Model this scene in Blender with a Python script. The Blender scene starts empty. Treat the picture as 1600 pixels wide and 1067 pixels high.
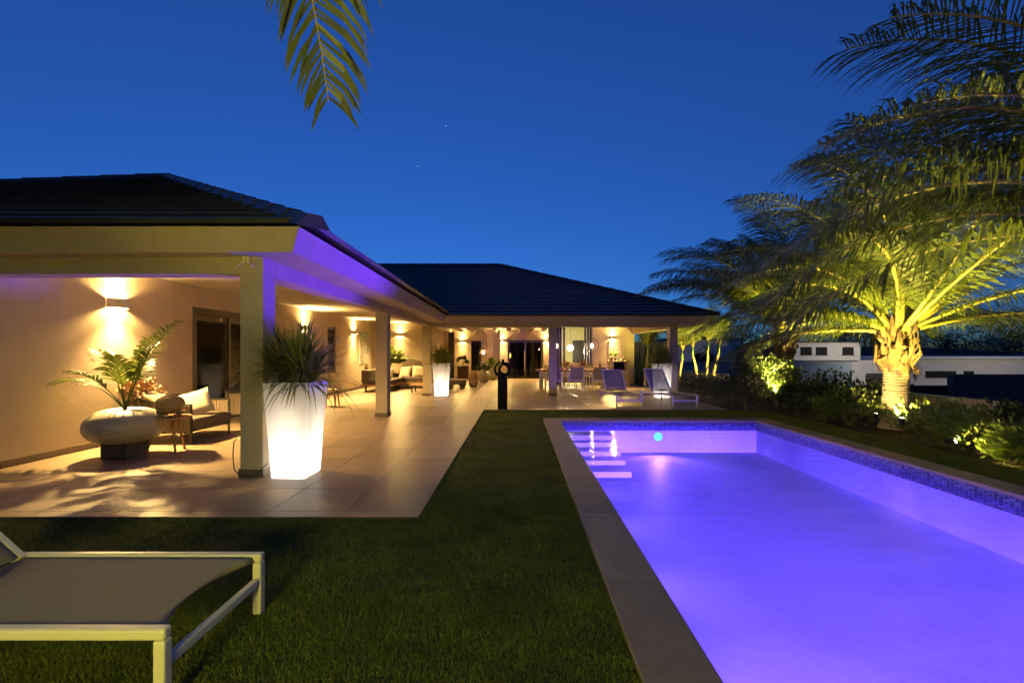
import bpy, math, random
import numpy as np
from mathutils import Vector, Matrix

R = math.radians
PI = math.pi
scene = bpy.context.scene
COL = scene.collection

# ------------------------------------------------------------------ camera
cam_d = bpy.data.cameras.new('camera')
cam_d.lens = 16.0
cam_d.sensor_width = 36.0
cam_d.sensor_fit = 'HORIZONTAL'
cam_d.shift_x = -0.00625
cam_d.shift_y = 0.01156
cam_d.clip_start = 0.05
cam_d.clip_end = 3000
cam = bpy.data.objects.new('camera', cam_d)
COL.objects.link(cam)
cam.location = (0, 0, 1.35)
cam.rotation_euler = (R(90), 0, 0)
scene.camera = cam

# ------------------------------------------------------------------ dusk sky
world = bpy.data.worlds.new('World')
scene.world = world
world.use_nodes = True
wn = world.node_tree
wn.nodes.clear()
w_out = wn.nodes.new('ShaderNodeOutputWorld')
w_bg = wn.nodes.new('ShaderNodeBackground')
w_sky = wn.nodes.new('ShaderNodeTexSky')
w_sky.sky_type = 'NISHITA'
w_sky.sun_disc = False
w_sky.sun_elevation = R(-3.5)
w_sky.sun_rotation = R(-14)
w_sky.altitude = 0
w_sky.air_density = 1.0
w_sky.dust_density = 0.0
w_sky.ozone_density = 3.0
# after sunset: the twilight arch is ahead, the sky behind the camera is already dim
w_gam = wn.nodes.new('ShaderNodeGamma')
w_gam.inputs['Gamma'].default_value = 0.6
w_tint = wn.nodes.new('ShaderNodeMix')
w_tint.data_type = 'RGBA'; w_tint.blend_type = 'MULTIPLY'
w_tint.inputs[0].default_value = 1.0
w_tint.inputs[7].default_value = (0.105, 0.44, 1.0, 1)
w_bg.inputs['Strength'].default_value = 1.07
wn.links.new(w_sky.outputs[0], w_gam.inputs[0])
wn.links.new(w_gam.outputs[0], w_tint.inputs[6])
wn.links.new(w_tint.outputs[2], w_bg.inputs[0])
wn.links.new(w_bg.outputs[0], w_out.inputs[0])

scene.view_settings.view_transform = 'Standard'
scene.view_settings.look = 'None'
scene.view_settings.exposure = 0.6
scene.view_settings.gamma = 1.0
scene.view_settings.use_curve_mapping = False
scene.render.engine = 'CYCLES'
scene.cycles.use_denoising = True
scene.cycles.max_bounces = 8
scene.cycles.diffuse_bounces = 4
scene.cycles.glossy_bounces = 4
scene.cycles.transparent_max_bounces = 16
scene.cycles.caustics_reflective = True
scene.cycles.caustics_refractive = False
scene.cycles.sample_clamp_indirect = 3.0

# ------------------------------------------------------------------ materials
def new_mat(name):
    m = bpy.data.materials.new(name)
    m.use_nodes = True
    nt = m.node_tree
    return m, nt, nt.nodes['Principled BSDF'], nt.nodes['Material Output']

def rgba(c, k=1.0):
    return (min(1, c[0] * k), min(1, c[1] * k), min(1, c[2] * k), 1)

def mat(name, color, rough=0.6, metal=0.0, var=0.0, vscale=3.0, stretch=(1, 1, 1), rnd=0.0,
        bump=0.0, bscale=60.0, spec=0.5, transl=0.0, local=False):
    """Principled material: noise colour variation, per-object variation, fine relief."""
    m, nt, p, out = new_mat(name)
    N, L = nt.nodes, nt.links
    p.inputs['Roughness'].default_value = rough
    p.inputs['Metallic'].default_value = metal
    p.inputs['Specular IOR Level'].default_value = spec
    p.inputs['Base Color'].default_value = rgba(color)
    if local:
        tc = N.new('ShaderNodeTexCoord')
        src = tc.outputs['Object']
    else:
        g = N.new('ShaderNodeNewGeometry')
        src = g.outputs['Position']
    mp = N.new('ShaderNodeMapping')
    mp.inputs['Scale'].default_value = stretch
    L.new(src, mp.inputs['Vector'])
    csock = None
    if var > 0:
        n = N.new('ShaderNodeTexNoise')
        n.inputs['Scale'].default_value = vscale
        n.inputs['Detail'].default_value = 5
        n.inputs['Roughness'].default_value = 0.62
        L.new(mp.outputs[0], n.inputs['Vector'])
        cr = N.new('ShaderNodeValToRGB')
        cr.color_ramp.elements[0].position = 0.3
        cr.color_ramp.elements[1].position = 0.7
        cr.color_ramp.elements[0].color = rgba(color, 1 - var)
        cr.color_ramp.elements[1].color = rgba(color, 1 + var)
        L.new(n.outputs['Fac'], cr.inputs['Fac'])
        csock = cr.outputs['Color']
    if rnd > 0:
        oi = N.new('ShaderNodeObjectInfo')
        mr = N.new('ShaderNodeMapRange')
        mr.inputs['To Min'].default_value = 1 - rnd
        mr.inputs['To Max'].default_value = 1 + rnd
        L.new(oi.outputs['Random'], mr.inputs['Value'])
        hs = N.new('ShaderNodeHueSaturation')
        L.new(mr.outputs[0], hs.inputs['Value'])
        if csock:
            L.new(csock, hs.inputs['Color'])
        else:
            hs.inputs['Color'].default_value = rgba(color)
        csock = hs.outputs['Color']
    if csock:
        L.new(csock, p.inputs['Base Color'])
    if bump > 0:
        n2 = N.new('ShaderNodeTexNoise')
        n2.inputs['Scale'].default_value = bscale
        n2.inputs['Detail'].default_value = 4
        L.new(mp.outputs[0], n2.inputs['Vector'])
        b = N.new('ShaderNodeBump')
        b.inputs['Strength'].default_value = bump
        b.inputs['Distance'].default_value = 0.01
        L.new(n2.outputs['Fac'], b.inputs['Height'])
        L.new(b.outputs[0], p.inputs['Normal'])
    if transl > 0:
        t = N.new('ShaderNodeBsdfTranslucent')
        if csock:
            L.new(csock, t.inputs['Color'])
        else:
            t.inputs['Color'].default_value = rgba(color)
        mx = N.new('ShaderNodeMixShader')
        mx.inputs[0].default_value = transl
        L.new(p.outputs[0], mx.inputs[1])
        L.new(t.outputs[0], mx.inputs[2])
        L.new(mx.outputs[0], out.inputs['Surface'])
    return m

def emit(name, color, strength):
    m, nt, p, out = new_mat(name)
    e = nt.nodes.new('ShaderNodeEmission')
    e.inputs[0].default_value = rgba(color)
    e.inputs[1].default_value = strength
    nt.links.new(e.outputs[0], out.inputs['Surface'])
    return m

def clear(name, tint, ior, rough, bump=0.0, bscale=1.0, stretch=(1, 1, 1)):
    """A clear sheet: Fresnel mix of a straight-through and a mirror component."""
    m, nt, p, out = new_mat(name)
    N, L = nt.nodes, nt.links
    tr = N.new('ShaderNodeBsdfTransparent')
    tr.inputs[0].default_value = rgba(tint)
    gl = N.new('ShaderNodeBsdfGlossy')
    gl.inputs['Roughness'].default_value = rough
    fr = N.new('ShaderNodeFresnel')
    fr.inputs['IOR'].default_value = ior
    mx = N.new('ShaderNodeMixShader')
    L.new(fr.outputs[0], mx.inputs[0])
    L.new(tr.outputs[0], mx.inputs[1])
    L.new(gl.outputs[0], mx.inputs[2])
    L.new(mx.outputs[0], out.inputs['Surface'])
    if bump:
        g = N.new('ShaderNodeNewGeometry')
        mp = N.new('ShaderNodeMapping')
        mp.inputs['Scale'].default_value = stretch
        n = N.new('ShaderNodeTexNoise')
        n.inputs['Scale'].default_value = bscale
        n.inputs['Detail'].default_value = 3
        b = N.new('ShaderNodeBump')
        b.inputs['Strength'].default_value = bump
        b.inputs['Distance'].default_value = 0.02
        L.new(g.outputs['Position'], mp.inputs[0])
        L.new(mp.outputs[0], n.inputs['Vector'])
        L.new(n.outputs['Fac'], b.inputs['Height'])
        L.new(b.outputs[0], gl.inputs['Normal'])
        L.new(b.outputs[0], fr.inputs['Normal'])
    return m

M = {}
M['wall'] = mat('plaster', (0.58, 0.465, 0.335), 0.85, var=0.08, vscale=2.2, bump=0.20, bscale=11)
M['trim'] = mat('painted_concrete', (0.45, 0.37, 0.26), 0.75, var=0.09, vscale=2.5, bump=0.15, bscale=40)
M['ceiling'] = mat('ceiling_paint', (0.72, 0.66, 0.56), 0.8, var=0.03, vscale=2)
M['skirt'] = mat('skirting_stone', (0.12, 0.09, 0.065), 0.5, var=0.15, vscale=12)
M['roof'] = mat('roof_concrete', (0.028, 0.028, 0.032), 0.45, var=0.25, vscale=5, rnd=0.15, bump=0.2, bscale=60)
M['grout'] = mat('grout', (0.13, 0.10, 0.07), 0.9, var=0.1, vscale=20)
M['coping'] = mat('coping_basalt', (0.25, 0.185, 0.14), 0.6, var=0.16, vscale=5, rnd=0.20, bump=0.35, bscale=220)
M['soil'] = mat('soil', (0.05, 0.036, 0.022), 0.95, var=0.4, vscale=8, bump=0.8, bscale=25)
M['turf'] = mat('turf_backing', (0.012, 0.022, 0.005), 0.95, var=0.4, vscale=14)
M['grass'] = mat('turf_blades', (0.115, 0.145, 0.016), 0.55, var=0.45, vscale=2.2, transl=0.15)
M['plaster_pool'] = mat('pool_plaster', (0.85, 0.85, 0.88), 0.55, var=0.11, vscale=0.8, stretch=(1, 1.8, 1), bump=0.1, bscale=14)  # soft caustic light painted in as broad streaky tone
M['white_metal'] = mat('white_powder_coat', (0.70, 0.64, 0.53), 0.4, bump=0.05, bscale=300)
M['sling'] = mat('sling_mesh', (0.36, 0.30, 0.22), 0.75, var=0.06, vscale=30, bump=0.5, bscale=450)
M['black_metal'] = mat('black_metal', (0.012, 0.011, 0.010), 0.45)
M['bronze'] = mat('bronze_frame', (0.045, 0.032, 0.022), 0.4)
M['black_paint'] = mat('black_sculpture', (0.006, 0.006, 0.006), 0.6, spec=0.15)
M['stone_dark'] = mat('dark_stone', (0.075, 0.068, 0.055), 0.85, var=0.35, vscale=14, bump=0.8, bscale=40)
M['ceramic'] = mat('cream_ceramic', (0.40, 0.36, 0.25), 0.45, var=0.16, vscale=4, stretch=(1, 1, 4), bump=0.2, bscale=18)
M['teak'] = mat('teak', (0.36, 0.19, 0.075), 0.5, var=0.25, vscale=6, stretch=(3, 12, 3), bump=0.2, bscale=40)
M['dark_wood'] = mat('dark_wood', (0.07, 0.032, 0.015), 0.45, var=0.3, vscale=5, stretch=(8, 8, 1))
M['cushion'] = mat('taupe_cushion', (0.085, 0.068, 0.05), 0.95, var=0.08, vscale=14, bump=0.4, bscale=160)
M['pillow'] = mat('cream_pillow', (0.58, 0.50, 0.36), 0.95, var=0.06, vscale=10, bump=0.5, bscale=90)
M['pillow_grey'] = mat('taupe_pillow', (0.22, 0.17, 0.115), 0.95, var=0.08, vscale=10, bump=0.5, bscale=90)
M['rope'] = mat('woven_rope', (0.22, 0.175, 0.125), 0.9, var=0.2, vscale=40, bump=0.6, bscale=120)
M['straw'] = mat('straw', (0.42, 0.29, 0.13), 0.9, var=0.3, vscale=30, bump=0.9, bscale=110, local=True)
M['twig'] = mat('twig', (0.17, 0.12, 0.08), 0.9, var=0.3, vscale=20)
M['cable'] = mat('cable_rubber', (0.01, 0.01, 0.01), 0.5)
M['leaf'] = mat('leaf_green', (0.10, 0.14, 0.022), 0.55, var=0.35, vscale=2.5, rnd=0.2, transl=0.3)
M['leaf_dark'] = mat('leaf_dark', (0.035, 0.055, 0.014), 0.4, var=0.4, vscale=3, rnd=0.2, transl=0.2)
M['frond'] = mat('palm_frond', (0.125, 0.155, 0.022), 0.42, var=0.3, vscale=1.5, rnd=0.25, transl=0.35)
M['rachis'] = mat('palm_rachis', (0.30, 0.25, 0.055), 0.45, var=0.15, vscale=6)
M['husk'] = mat('palm_husk', (0.12, 0.07, 0.035), 0.9, var=0.45, vscale=9, bump=0.7, bscale=40)
M['trunk'] = mat('palm_trunk', (0.33, 0.26, 0.17), 0.85, var=0.25, vscale=7, stretch=(1, 1, 5), bump=0.7, bscale=25)
M['blade'] = mat('strap_leaf', (0.24, 0.26, 0.04), 0.45, var=0.35, vscale=5, transl=0.42)
M['dry'] = mat('dried_petal', (0.36, 0.22, 0.12), 0.9, var=0.35, vscale=22)
M['flower'] = mat('yellow_dried_flower', (0.62, 0.38, 0.09), 0.8, var=0.25, vscale=25, transl=0.2)
M['white_flower'] = mat('white_flower', (0.75, 0.72, 0.66), 0.7, transl=0.2)
M['lime'] = mat('lime_leaf', (0.16, 0.26, 0.03), 0.45, var=0.3, vscale=8, transl=0.3)
M['glass'] = clear('window_glass', (0.78, 0.78, 0.76), 1.55, 0.01)
M['curtain'] = mat('sheer_dark_curtain', (0.10, 0.075, 0.055), 0.9, var=0.2, vscale=4, stretch=(8, 8, 1))
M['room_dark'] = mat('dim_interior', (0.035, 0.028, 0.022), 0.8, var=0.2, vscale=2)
M['room_olive'] = mat('olive_interior', (0.50, 0.47, 0.24), 0.8, var=0.05, vscale=3)
M['water'] = clear('pool_water', (0.93, 0.95, 1.0), 1.33, 0.05, 0.55, 1.7, (1.0, 2.8, 1))
M['bbq'] = mat('sandstone_render', (0.52, 0.40, 0.25), 0.8, var=0.08, vscale=6)
M['niche'] = mat('niche_black', (0.01, 0.009, 0.008), 0.9)  # even near-black for the back of the barbecue niche
M['garden_wall'] = mat('garden_wall_plaster', (0.55, 0.50, 0.40), 0.85, var=0.1, vscale=1.2, bump=0.3, bscale=20)
M['nb_white'] = mat('neighbour_white', (0.72, 0.71, 0.68), 0.8, var=0.05, vscale=1)
M['nb_grey'] = mat('neighbour_grey', (0.10, 0.09, 0.085), 0.9, spec=0.1, var=0.1, vscale=1)
M['nb_dark'] = mat('neighbour_dark', (0.03, 0.03, 0.03), 0.95, spec=0.1, var=0.2, vscale=1)
M['nb_blue'] = mat('neighbour_blue_wall', (0.20, 0.26, 0.34), 0.8, var=0.08, vscale=1)
M['far_ground'] = mat('far_ground', (0.06, 0.05, 0.035), 0.95, spec=0.1, var=0.3, vscale=0.3)
M['lens'] = emit('spot_lens', (1.0, 0.82, 0.45), 60)
M['bulb'] = emit('warm_bulb', (1.0, 0.62, 0.25), 40)
M['globe'] = emit('globe_glass', (1.0, 0.86, 0.62), 6)
M['pool_lens'] = emit('pool_lens', (0.08, 0.55, 1.0), 2.6)
M['star'] = emit('star_light', (0.9, 0.95, 1.0), 1.2)
M['sconce'] = mat('sconce_white', (0.66, 0.60, 0.52), 0.5)

# glowing planter: thin white plastic that lets the lamp inside shine through
m, nt, p, out = new_mat('glow_plastic')
d_ = nt.nodes.new('ShaderNodeBsdfDiffuse'); d_.inputs[0].default_value = (0.72, 0.68, 0.62, 1)
t_ = nt.nodes.new('ShaderNodeBsdfTranslucent'); t_.inputs[0].default_value = (0.80, 0.79, 0.78, 1)
x_ = nt.nodes.new('ShaderNodeMixShader'); x_.inputs[0].default_value = 0.55
nt.links.new(d_.outputs[0], x_.inputs[1]); nt.links.new(t_.outputs[0], x_.inputs[2])
nt.links.new(x_.outputs[0], out.inputs['Surface'])
M['glow'] = m

# open-weave sling: part of the light passes between the threads
sm_ = M['sling']; nt = sm_.node_tree
tr_ = nt.nodes.new('ShaderNodeBsdfTransparent'); x_ = nt.nodes.new('ShaderNodeMixShader'); x_.inputs[0].default_value = 0.28
nt.links.new(nt.nodes['Principled BSDF'].outputs[0], x_.inputs[1]); nt.links.new(tr_.outputs[0], x_.inputs[2])
nt.links.new(x_.outputs[0], nt.nodes['Material Output'].inputs['Surface'])

# floor tile: brushed porcelain, streaks along X, shade differs from tile to tile
m, nt, p, out = new_mat('porcelain_tile')
N, L = nt.nodes, nt.links
g = N.new('ShaderNodeNewGeometry'); oi = N.new('ShaderNodeObjectInfo')
sc_ = N.new('ShaderNodeVectorMath'); sc_.operation = 'SCALE'; sc_.inputs['Scale'].default_value = 13.0
cx_ = N.new('ShaderNodeCombineXYZ')
L.new(oi.outputs['Random'], cx_.inputs[0]); L.new(oi.outputs['Random'], cx_.inputs[1])
L.new(cx_.outputs[0], sc_.inputs[0])
ad = N.new('ShaderNodeVectorMath'); ad.operation = 'ADD'
L.new(g.outputs['Position'], ad.inputs[0]); L.new(sc_.outputs[0], ad.inputs[1])
mp = N.new('ShaderNodeMapping'); mp.inputs['Scale'].default_value = (1.2, 22, 1)
L.new(ad.outputs[0], mp.inputs[0])
n1 = N.new('ShaderNodeTexNoise'); n1.inputs['Scale'].default_value = 2.4; n1.inputs['Detail'].default_value = 6
n1.inputs['Roughness'].default_value = 0.7
L.new(mp.outputs[0], n1.inputs['Vector'])
cr = N.new('ShaderNodeValToRGB')
cr.color_ramp.elements[0].position = 0.28; cr.color_ramp.elements[0].color = (0.235, 0.175, 0.115, 1)
cr.color_ramp.elements[1].position = 0.75; cr.color_ramp.elements[1].color = (0.37, 0.28, 0.185, 1)
L.new(n1.outputs['Fac'], cr.inputs[0])
mr = N.new('ShaderNodeMapRange'); mr.inputs['To Min'].default_value = 0.80; mr.inputs['To Max'].default_value = 1.16
L.new(oi.outputs['Random'], mr.inputs['Value'])
hs = N.new('ShaderNodeHueSaturation'); L.new(mr.outputs[0], hs.inputs['Value']); L.new(cr.outputs[0], hs.inputs['Color'])
L.new(hs.outputs[0], p.inputs['Base Color'])
mr2 = N.new('ShaderNodeMapRange'); mr2.inputs['To Min'].default_value = 0.30; mr2.inputs['To Max'].default_value = 0.48
L.new(n1.outputs['Fac'], mr2.inputs['Value']); L.new(mr2.outputs[0], p.inputs['Roughness'])
bp = N.new('ShaderNodeBump'); bp.inputs['Strength'].default_value = 0.12; bp.inputs['Distance'].default_value = 0.004
L.new(n1.outputs['Fac'], bp.inputs['Height']); L.new(bp.outputs[0], p.inputs['Normal'])
M['tile'] = m

# mosaic waterline: small glass tesserae in blue shades
m, nt, p, out = new_mat('mosaic')
N, L = nt.nodes, nt.links
g = N.new('ShaderNodeNewGeometry')
sep = N.new('ShaderNodeSeparateXYZ'); L.new(g.outputs['Position'], sep.inputs[0])
sm = N.new('ShaderNodeMath'); sm.operation = 'ADD'; L.new(sep.outputs[0], sm.inputs[0]); L.new(sep.outputs[1], sm.inputs[1])
cb = N.new('ShaderNodeCombineXYZ'); L.new(sm.outputs[0], cb.inputs[0]); L.new(sep.outputs[2], cb.inputs[1])
br = N.new('ShaderNodeTexBrick')
br.offset = 0.0
br.inputs['Scale'].default_value = 1.0
br.inputs['Brick Width'].default_value = 0.05; br.inputs['Row Height'].default_value = 0.025
br.inputs['Mortar Size'].default_value = 0.0022
br.inputs['Color1'].default_value = (0.02, 0.03, 0.12, 1); br.inputs['Color2'].default_value = (0.22, 0.25, 0.5, 1)
br.inputs['Mortar'].default_value = (0.28, 0.28, 0.33, 1)
br.inputs['Bias'].default_value = -0.35
L.new(cb.outputs[0], br.inputs['Vector'])
L.new(br.outputs['Color'], p.inputs['Base Color'])
p.inputs['Roughness'].default_value = 0.12
M['mosaic'] = m

# painted canvases
def canvas_mat(name, ramp, scale, distort):
    m, nt, p, out = new_mat(name)
    N, L = nt.nodes, nt.links
    g = N.new('ShaderNodeNewGeometry')
    n = N.new('ShaderNodeTexNoise')
    n.inputs['Scale'].default_value = scale; n.inputs['Detail'].default_value = 4; n.inputs['Distortion'].default_value = distort
    L.new(g.outputs['Position'], n.inputs['Vector'])
    c = N.new('ShaderNodeValToRGB')
    els = c.color_ramp.elements
    els[0].position, els[0].color = ramp[0][0], (*ramp[0][1], 1)
    els[1].position, els[1].color = ramp[-1][0], (*ramp[-1][1], 1)
    for pos, col in ramp[1:-1]:
        e = els.new(pos); e.color = (*col, 1)
    L.new(n.outputs['Fac'], c.inputs[0]); L.new(c.outputs[0], p.inputs['Base Color'])
    p.inputs['Roughness'].default_value = 0.8
    return m
M['canvas_blue'] = canvas_mat('canvas_blue', [(0.3, (0.08, 0.07, 0.06)), (0.42, (0.28, 0.32, 0.30)), (0.52, (0.45, 0.40, 0.28)), (0.62, (0.15, 0.20, 0.22)), (0.75, (0.42, 0.36, 0.25))], 3.0, 1.5)
M['canvas_pale'] = canvas_mat('canvas_pale', [(0.32, (0.10, 0.07, 0.05)), (0.40, (0.42, 0.36, 0.28)), (0.55, (0.60, 0.53, 0.42)), (0.64, (0.28, 0.22, 0.16)), (0.72, (0.62, 0.56, 0.45))], 3.4, 2.2)

# ------------------------------------------------------------------ mesh helpers
WL = {}          # world location of each parent
class MB:
    def __init__(s):
        s.v = []; s.f = []
    def add(s, vs, fs):
        b = len(s.v)
        s.v += [tuple(v) for v in vs]
        s.f += [tuple(i + b for i in f) for f in fs]
        return s
    def box(s, x0, x1, y0, y1, z0, z1):
        return s.add([(x0, y0, z0), (x1, y0, z0), (x1, y1, z0), (x0, y1, z0), (x0, y0, z1), (x1, y0, z1), (x1, y1, z1), (x0, y1, z1)],
                     [(0, 3, 2, 1), (4, 5, 6, 7), (0, 1, 5, 4), (1, 2, 6, 5), (2, 3, 7, 6), (3, 0, 4, 7)])
    def obox(s, c, size, mtx):
        a = MB().box(-size[0] / 2, size[0] / 2, -size[1] / 2, size[1] / 2, -size[2] / 2, size[2] / 2)
        c = Vector(c)
        return s.add([c + mtx @ Vector(v) for v in a.v], a.f)
    def bar(s, p, q, w, h, up=(0, 0, 1)):
        p, q = Vector(p), Vector(q)
        d = (q - p).normalized(); u = Vector(up)
        if abs(d.dot(u)) > 0.98: u = Vector((0, 1, 0))
        x = d.cross(u).normalized(); y = x.cross(d)
        vs = []
        for e in (p, q):
            for a, b in ((-1, -1), (1, -1), (1, 1), (-1, 1)):
                vs.append(e + x * (a * w / 2) + y * (b * h / 2))
        return s.add(vs, [(0, 1, 2, 3), (7, 6, 5, 4), (0, 4, 5, 1), (1, 5, 6, 2), (2, 6, 7, 3), (3, 7, 4, 0)])
    def tube(s, pts, rad, n=8, cap=True):
        pts = [Vector(p) for p in pts]
        if not hasattr(rad, '__len__'): rad = [rad] * len(pts)
        vs = []; fs = []
        ref = None
        for i, p in enumerate(pts):
            d = (pts[min(i + 1, len(pts) - 1)] - pts[max(i - 1, 0)]).normalized()
            if ref is None:
                ref = Vector((0, 0, 1)) if abs(d.z) < 0.9 else Vector((1, 0, 0))
            x = d.cross(ref).normalized(); y = x.cross(d).normalized(); ref = y
            for k in range(n):
                a = 2 * PI * k / n
                vs.append(p + (x * math.cos(a) + y * math.sin(a)) * rad[i])
        for i in range(len(pts) - 1):
            for k in range(n):
                a, b = i * n + k, i * n + (k + 1) % n
                fs.append((a, b, b + n, a + n))
        if cap:
            fs.append(tuple(range(n - 1, -1, -1)))
            fs.append(tuple((len(pts) - 1) * n + k for k in range(n)))
        return s.add(vs, fs)
    def lathe(s, prof, c=(0, 0, 0), n=24, sq=None):
        vs = []; fs = []
        for r, z in prof:
            for k in range(n):
                a = 2 * PI * k / n
                vs.append((c[0] + r * math.cos(a), c[1] + r * math.sin(a), c[2] + z))
        for i in range(len(prof) - 1):
            for k in range(n):
                a, b = i * n + k, i * n + (k + 1) % n
                fs.append((a, b, b + n, a + n))
        fs.append(tuple(range(n - 1, -1, -1)))
        fs.append(tuple((len(prof) - 1) * n + k for k in range(n)))
        return s.add(vs, fs)
    def blob(s, c, r, n=12, m=8, jit=0.0, rng=None):
        vs = []; fs = []
        for i in range(m + 1):
            t = PI * i / m
            for k in range(n):
                a = 2 * PI * k / n
                j = 1 + (rng.uniform(-jit, jit) if rng else 0)
                vs.append((c[0] + r[0] * math.sin(t) * math.cos(a) * j, c[1] + r[1] * math.sin(t) * math.sin(a) * j, c[2] + r[2] * math.cos(t) * j))
        for i in range(m):
            for k in range(n):
                a, b = i * n + k, i * n + (k + 1) % n
                fs.append((a, a + n, b + n, b))
        return s.add(vs, fs)
    def pillow(s, c, size, mtx, n=8):
        """Soft cushion: superellipse puffed box."""
        c = Vector(c); vs = []; fs = []
        for side in (1, -1):
            b = len(vs)
            for i in range(n + 1):
                for j in range(n + 1):
                    u, v = i / n * 2 - 1, j / n * 2 - 1
                    h = (max(0, 1 - abs(u) ** 3) * max(0, 1 - abs(v) ** 3)) ** 0.5
                    pinch = 1 - 0.07 * (1 - abs(u) ** 2) * (abs(v) ** 4) - 0.07 * (1 - abs(v) ** 2) * (abs(u) ** 4)
                    vs.append(c + mtx @ Vector((u * size[0] / 2 * pinch, v * size[1] / 2 * pinch, side * h * size[2] / 2)))
            for i in range(n):
                for j in range(n):
                    q = (b + i * (n + 1) + j, b + (i + 1) * (n + 1) + j, b + (i + 1) * (n + 1) + j + 1, b + i * (n + 1) + j + 1)
                    fs.append(q if side > 0 else q[::-1])
        return s.add(vs, fs)
    def build(s, name, m, parent=None, smooth=False, bevel=0.0, world=True):
        me = bpy.data.meshes.new(name)
        me.from_pydata(s.v, [], s.f)
        me.update()
        if isinstance(m, str): m = M[m]
        me.materials.append(m)
        if smooth:
            me.polygons.foreach_set('use_smooth', [True] * len(me.polygons))
        o = bpy.data.objects.new(name, me)
        COL.objects.link(o)
        if parent is not None:
            o.parent = parent
            if world:
                o.matrix_parent_inverse = Matrix.Translation(-WL.get(parent.name, Vector()))
        if bevel:
            b = o.modifiers.new('bevel', 'BEVEL')
            b.width = bevel; b.segments = 2; b.limit_method = 'ANGLE'; b.angle_limit = R(40)
        return o

def tag(o, label, cat, group=None):
    o['label'] = label; o['category'] = cat
    if group: o['group'] = group
    return o
def struct(o):
    o['kind'] = 'structure'
    return o
def thing(name, label, cat, loc=(0, 0, 0), rz=0.0, group=None):
    o = bpy.data.objects.new(name, None)
    o.empty_display_size = 0.2
    COL.objects.link(o)
    o.location = loc
    o.rotation_euler = (0, 0, rz)
    WL[o.name] = Vector(loc)
    return tag(o, label, cat, group)
def dup(root, loc, rz, label, scale=None):
    r = root.copy(); COL.objects.link(r)
    r.location = loc; r.rotation_euler = (0, 0, rz); r['label'] = label
    if scale: r.scale = scale
    WL[r.name] = Vector(loc)
    for ch in list(root.children):
        c = ch.copy(); COL.objects.link(c); c.parent = r
        for gch in list(ch.children):
            d = gch.copy(); COL.objects.link(d); d.parent = c
    return r
def lamp(kind, loc, power, color, radius=0.03, parent=None, aim=None, angle=None, blend=0.5, name='bulb'):
    d = bpy.data.lights.new(name, kind)
    d.energy = power; d.color = color; d.shadow_soft_size = radius
    o = bpy.data.objects.new(name, d)
    COL.objects.link(o)
    o.location = loc
    if kind == 'SPOT':
        d.spot_size = angle; d.spot_blend = blend
    if aim is not None:
        o.rotation_euler = (Vector(aim) - Vector(loc)).to_track_quat('-Z', 'Y').to_euler()
    if parent is not None:
        o.parent = parent
        o.matrix_parent_inverse = Matrix.Translation(-WL.get(parent.name, Vector()))
    return o
I3 = Matrix.Identity(3)
def rot(ax, deg):
    return Matrix.Rotation(R(deg), 3, ax)

WARM = (1.0, 0.62, 0.20)
YEL = (1.0, 0.82, 0.13)
VIOLET = (0.14, 0.06, 1.0)

# ================================================================== SETTING
PX0, PX1, PY0, PY1 = 0.83, 4.78, -0.6, 9.14      # pool inner edges
CW = 0.32                                       # coping width
# ground: soil sheet with the hole of the pool, lower land beyond the garden wall
b = MB()
gz = -0.10
hx0, hx1, hy0, hy1 = PX0 - 0.2, PX1 + 0.2, PY0 - 0.2, PY1 + 0.2
for x0, x1, y0, y1 in ((-70, hx0, -40, 28), (hx1, 8.3, -40, 28), (hx0, hx1, -40, hy0), (hx0, hx1, hy1, 28)):
    b.add([(x0, y0, gz), (x1, y0, gz), (x1, y1, gz), (x0, y1, gz)], [(0, 1, 2, 3)])
struct(b.build('ground', 'soil'))
b = MB().add([(-900, -900, -2.2), (1500, -900, -2.2), (1500, 1500, -2.2), (-900, 1500, -2.2)], [(0, 1, 2, 3)])
struct(b.build('lower_ground', 'far_ground'))

# lawn (synthetic turf): backing sheets and blades
lawn_rects = [(-6.5, -0.83, 0.6, 3.76), (-0.83, PX0 - CW, 0.6, 10.9), (PX0 - CW, 5.9, PY1 + CW, 10.9), (PX1 + CW, 5.95, 2.0, PY1 + CW)]
b = MB()
for x0, x1, y0, y1 in [(-9, -0.83, -6, 3.76), (-0.83, PX0 - CW, -6, 10.9), (PX0 - CW, 5.9, PY1 + CW, 10.9), (PX1 + CW, 5.95, -6, PY1 + CW)]:
    b.add([(x0, y0, -0.02), (x1, y0, -0.02), (x1, y1, -0.02), (x0, y1, -0.02)], [(0, 1, 2, 3)])
struct(b.build('lawn', 'turf'))
rs = np.random.RandomState(4)
def density(y):
    return 26000 if y < 2.6 else 17000 if y < 4 else 9000 if y < 6.5 else 4500
vv = []
for x0, x1, y0, y1 in lawn_rects:
    for ya in np.arange(y0, y1, 0.4):
        yb = min(ya + 0.4, y1)
        xl = max(x0, -1.25 * yb - 0.3); xr = min(x1, 1.25 * yb + 0.3)
        if xr <= xl: continue
        n = int(density(ya) * (xr - xl) * (yb - ya))
        px = rs.uniform(xl, xr, n); py = rs.uniform(ya, yb, n)
        k = 1.0 + 0.10 * max(0, ya - 2.5)
        a = rs.uniform(0, 2 * PI, n); w = rs.uniform(0.0014, 0.0026, n) * k
        h = rs.uniform(0.014, 0.026, n); lx = rs.normal(0, 0.010, n); ly = rs.normal(-0.003, 0.010, n)
        p0 = np.stack([px - np.cos(a) * w, py - np.sin(a) * w, np.full(n, -0.02)], 1)
        p1 = np.stack([px + np.cos(a) * w, py + np.sin(a) * w, np.full(n, -0.02)], 1)
        p2 = np.stack([px + lx, py + ly, -0.02 + h], 1)
        vv.append(np.stack([p0, p1, p2], 1).reshape(-1, 3))
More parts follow.
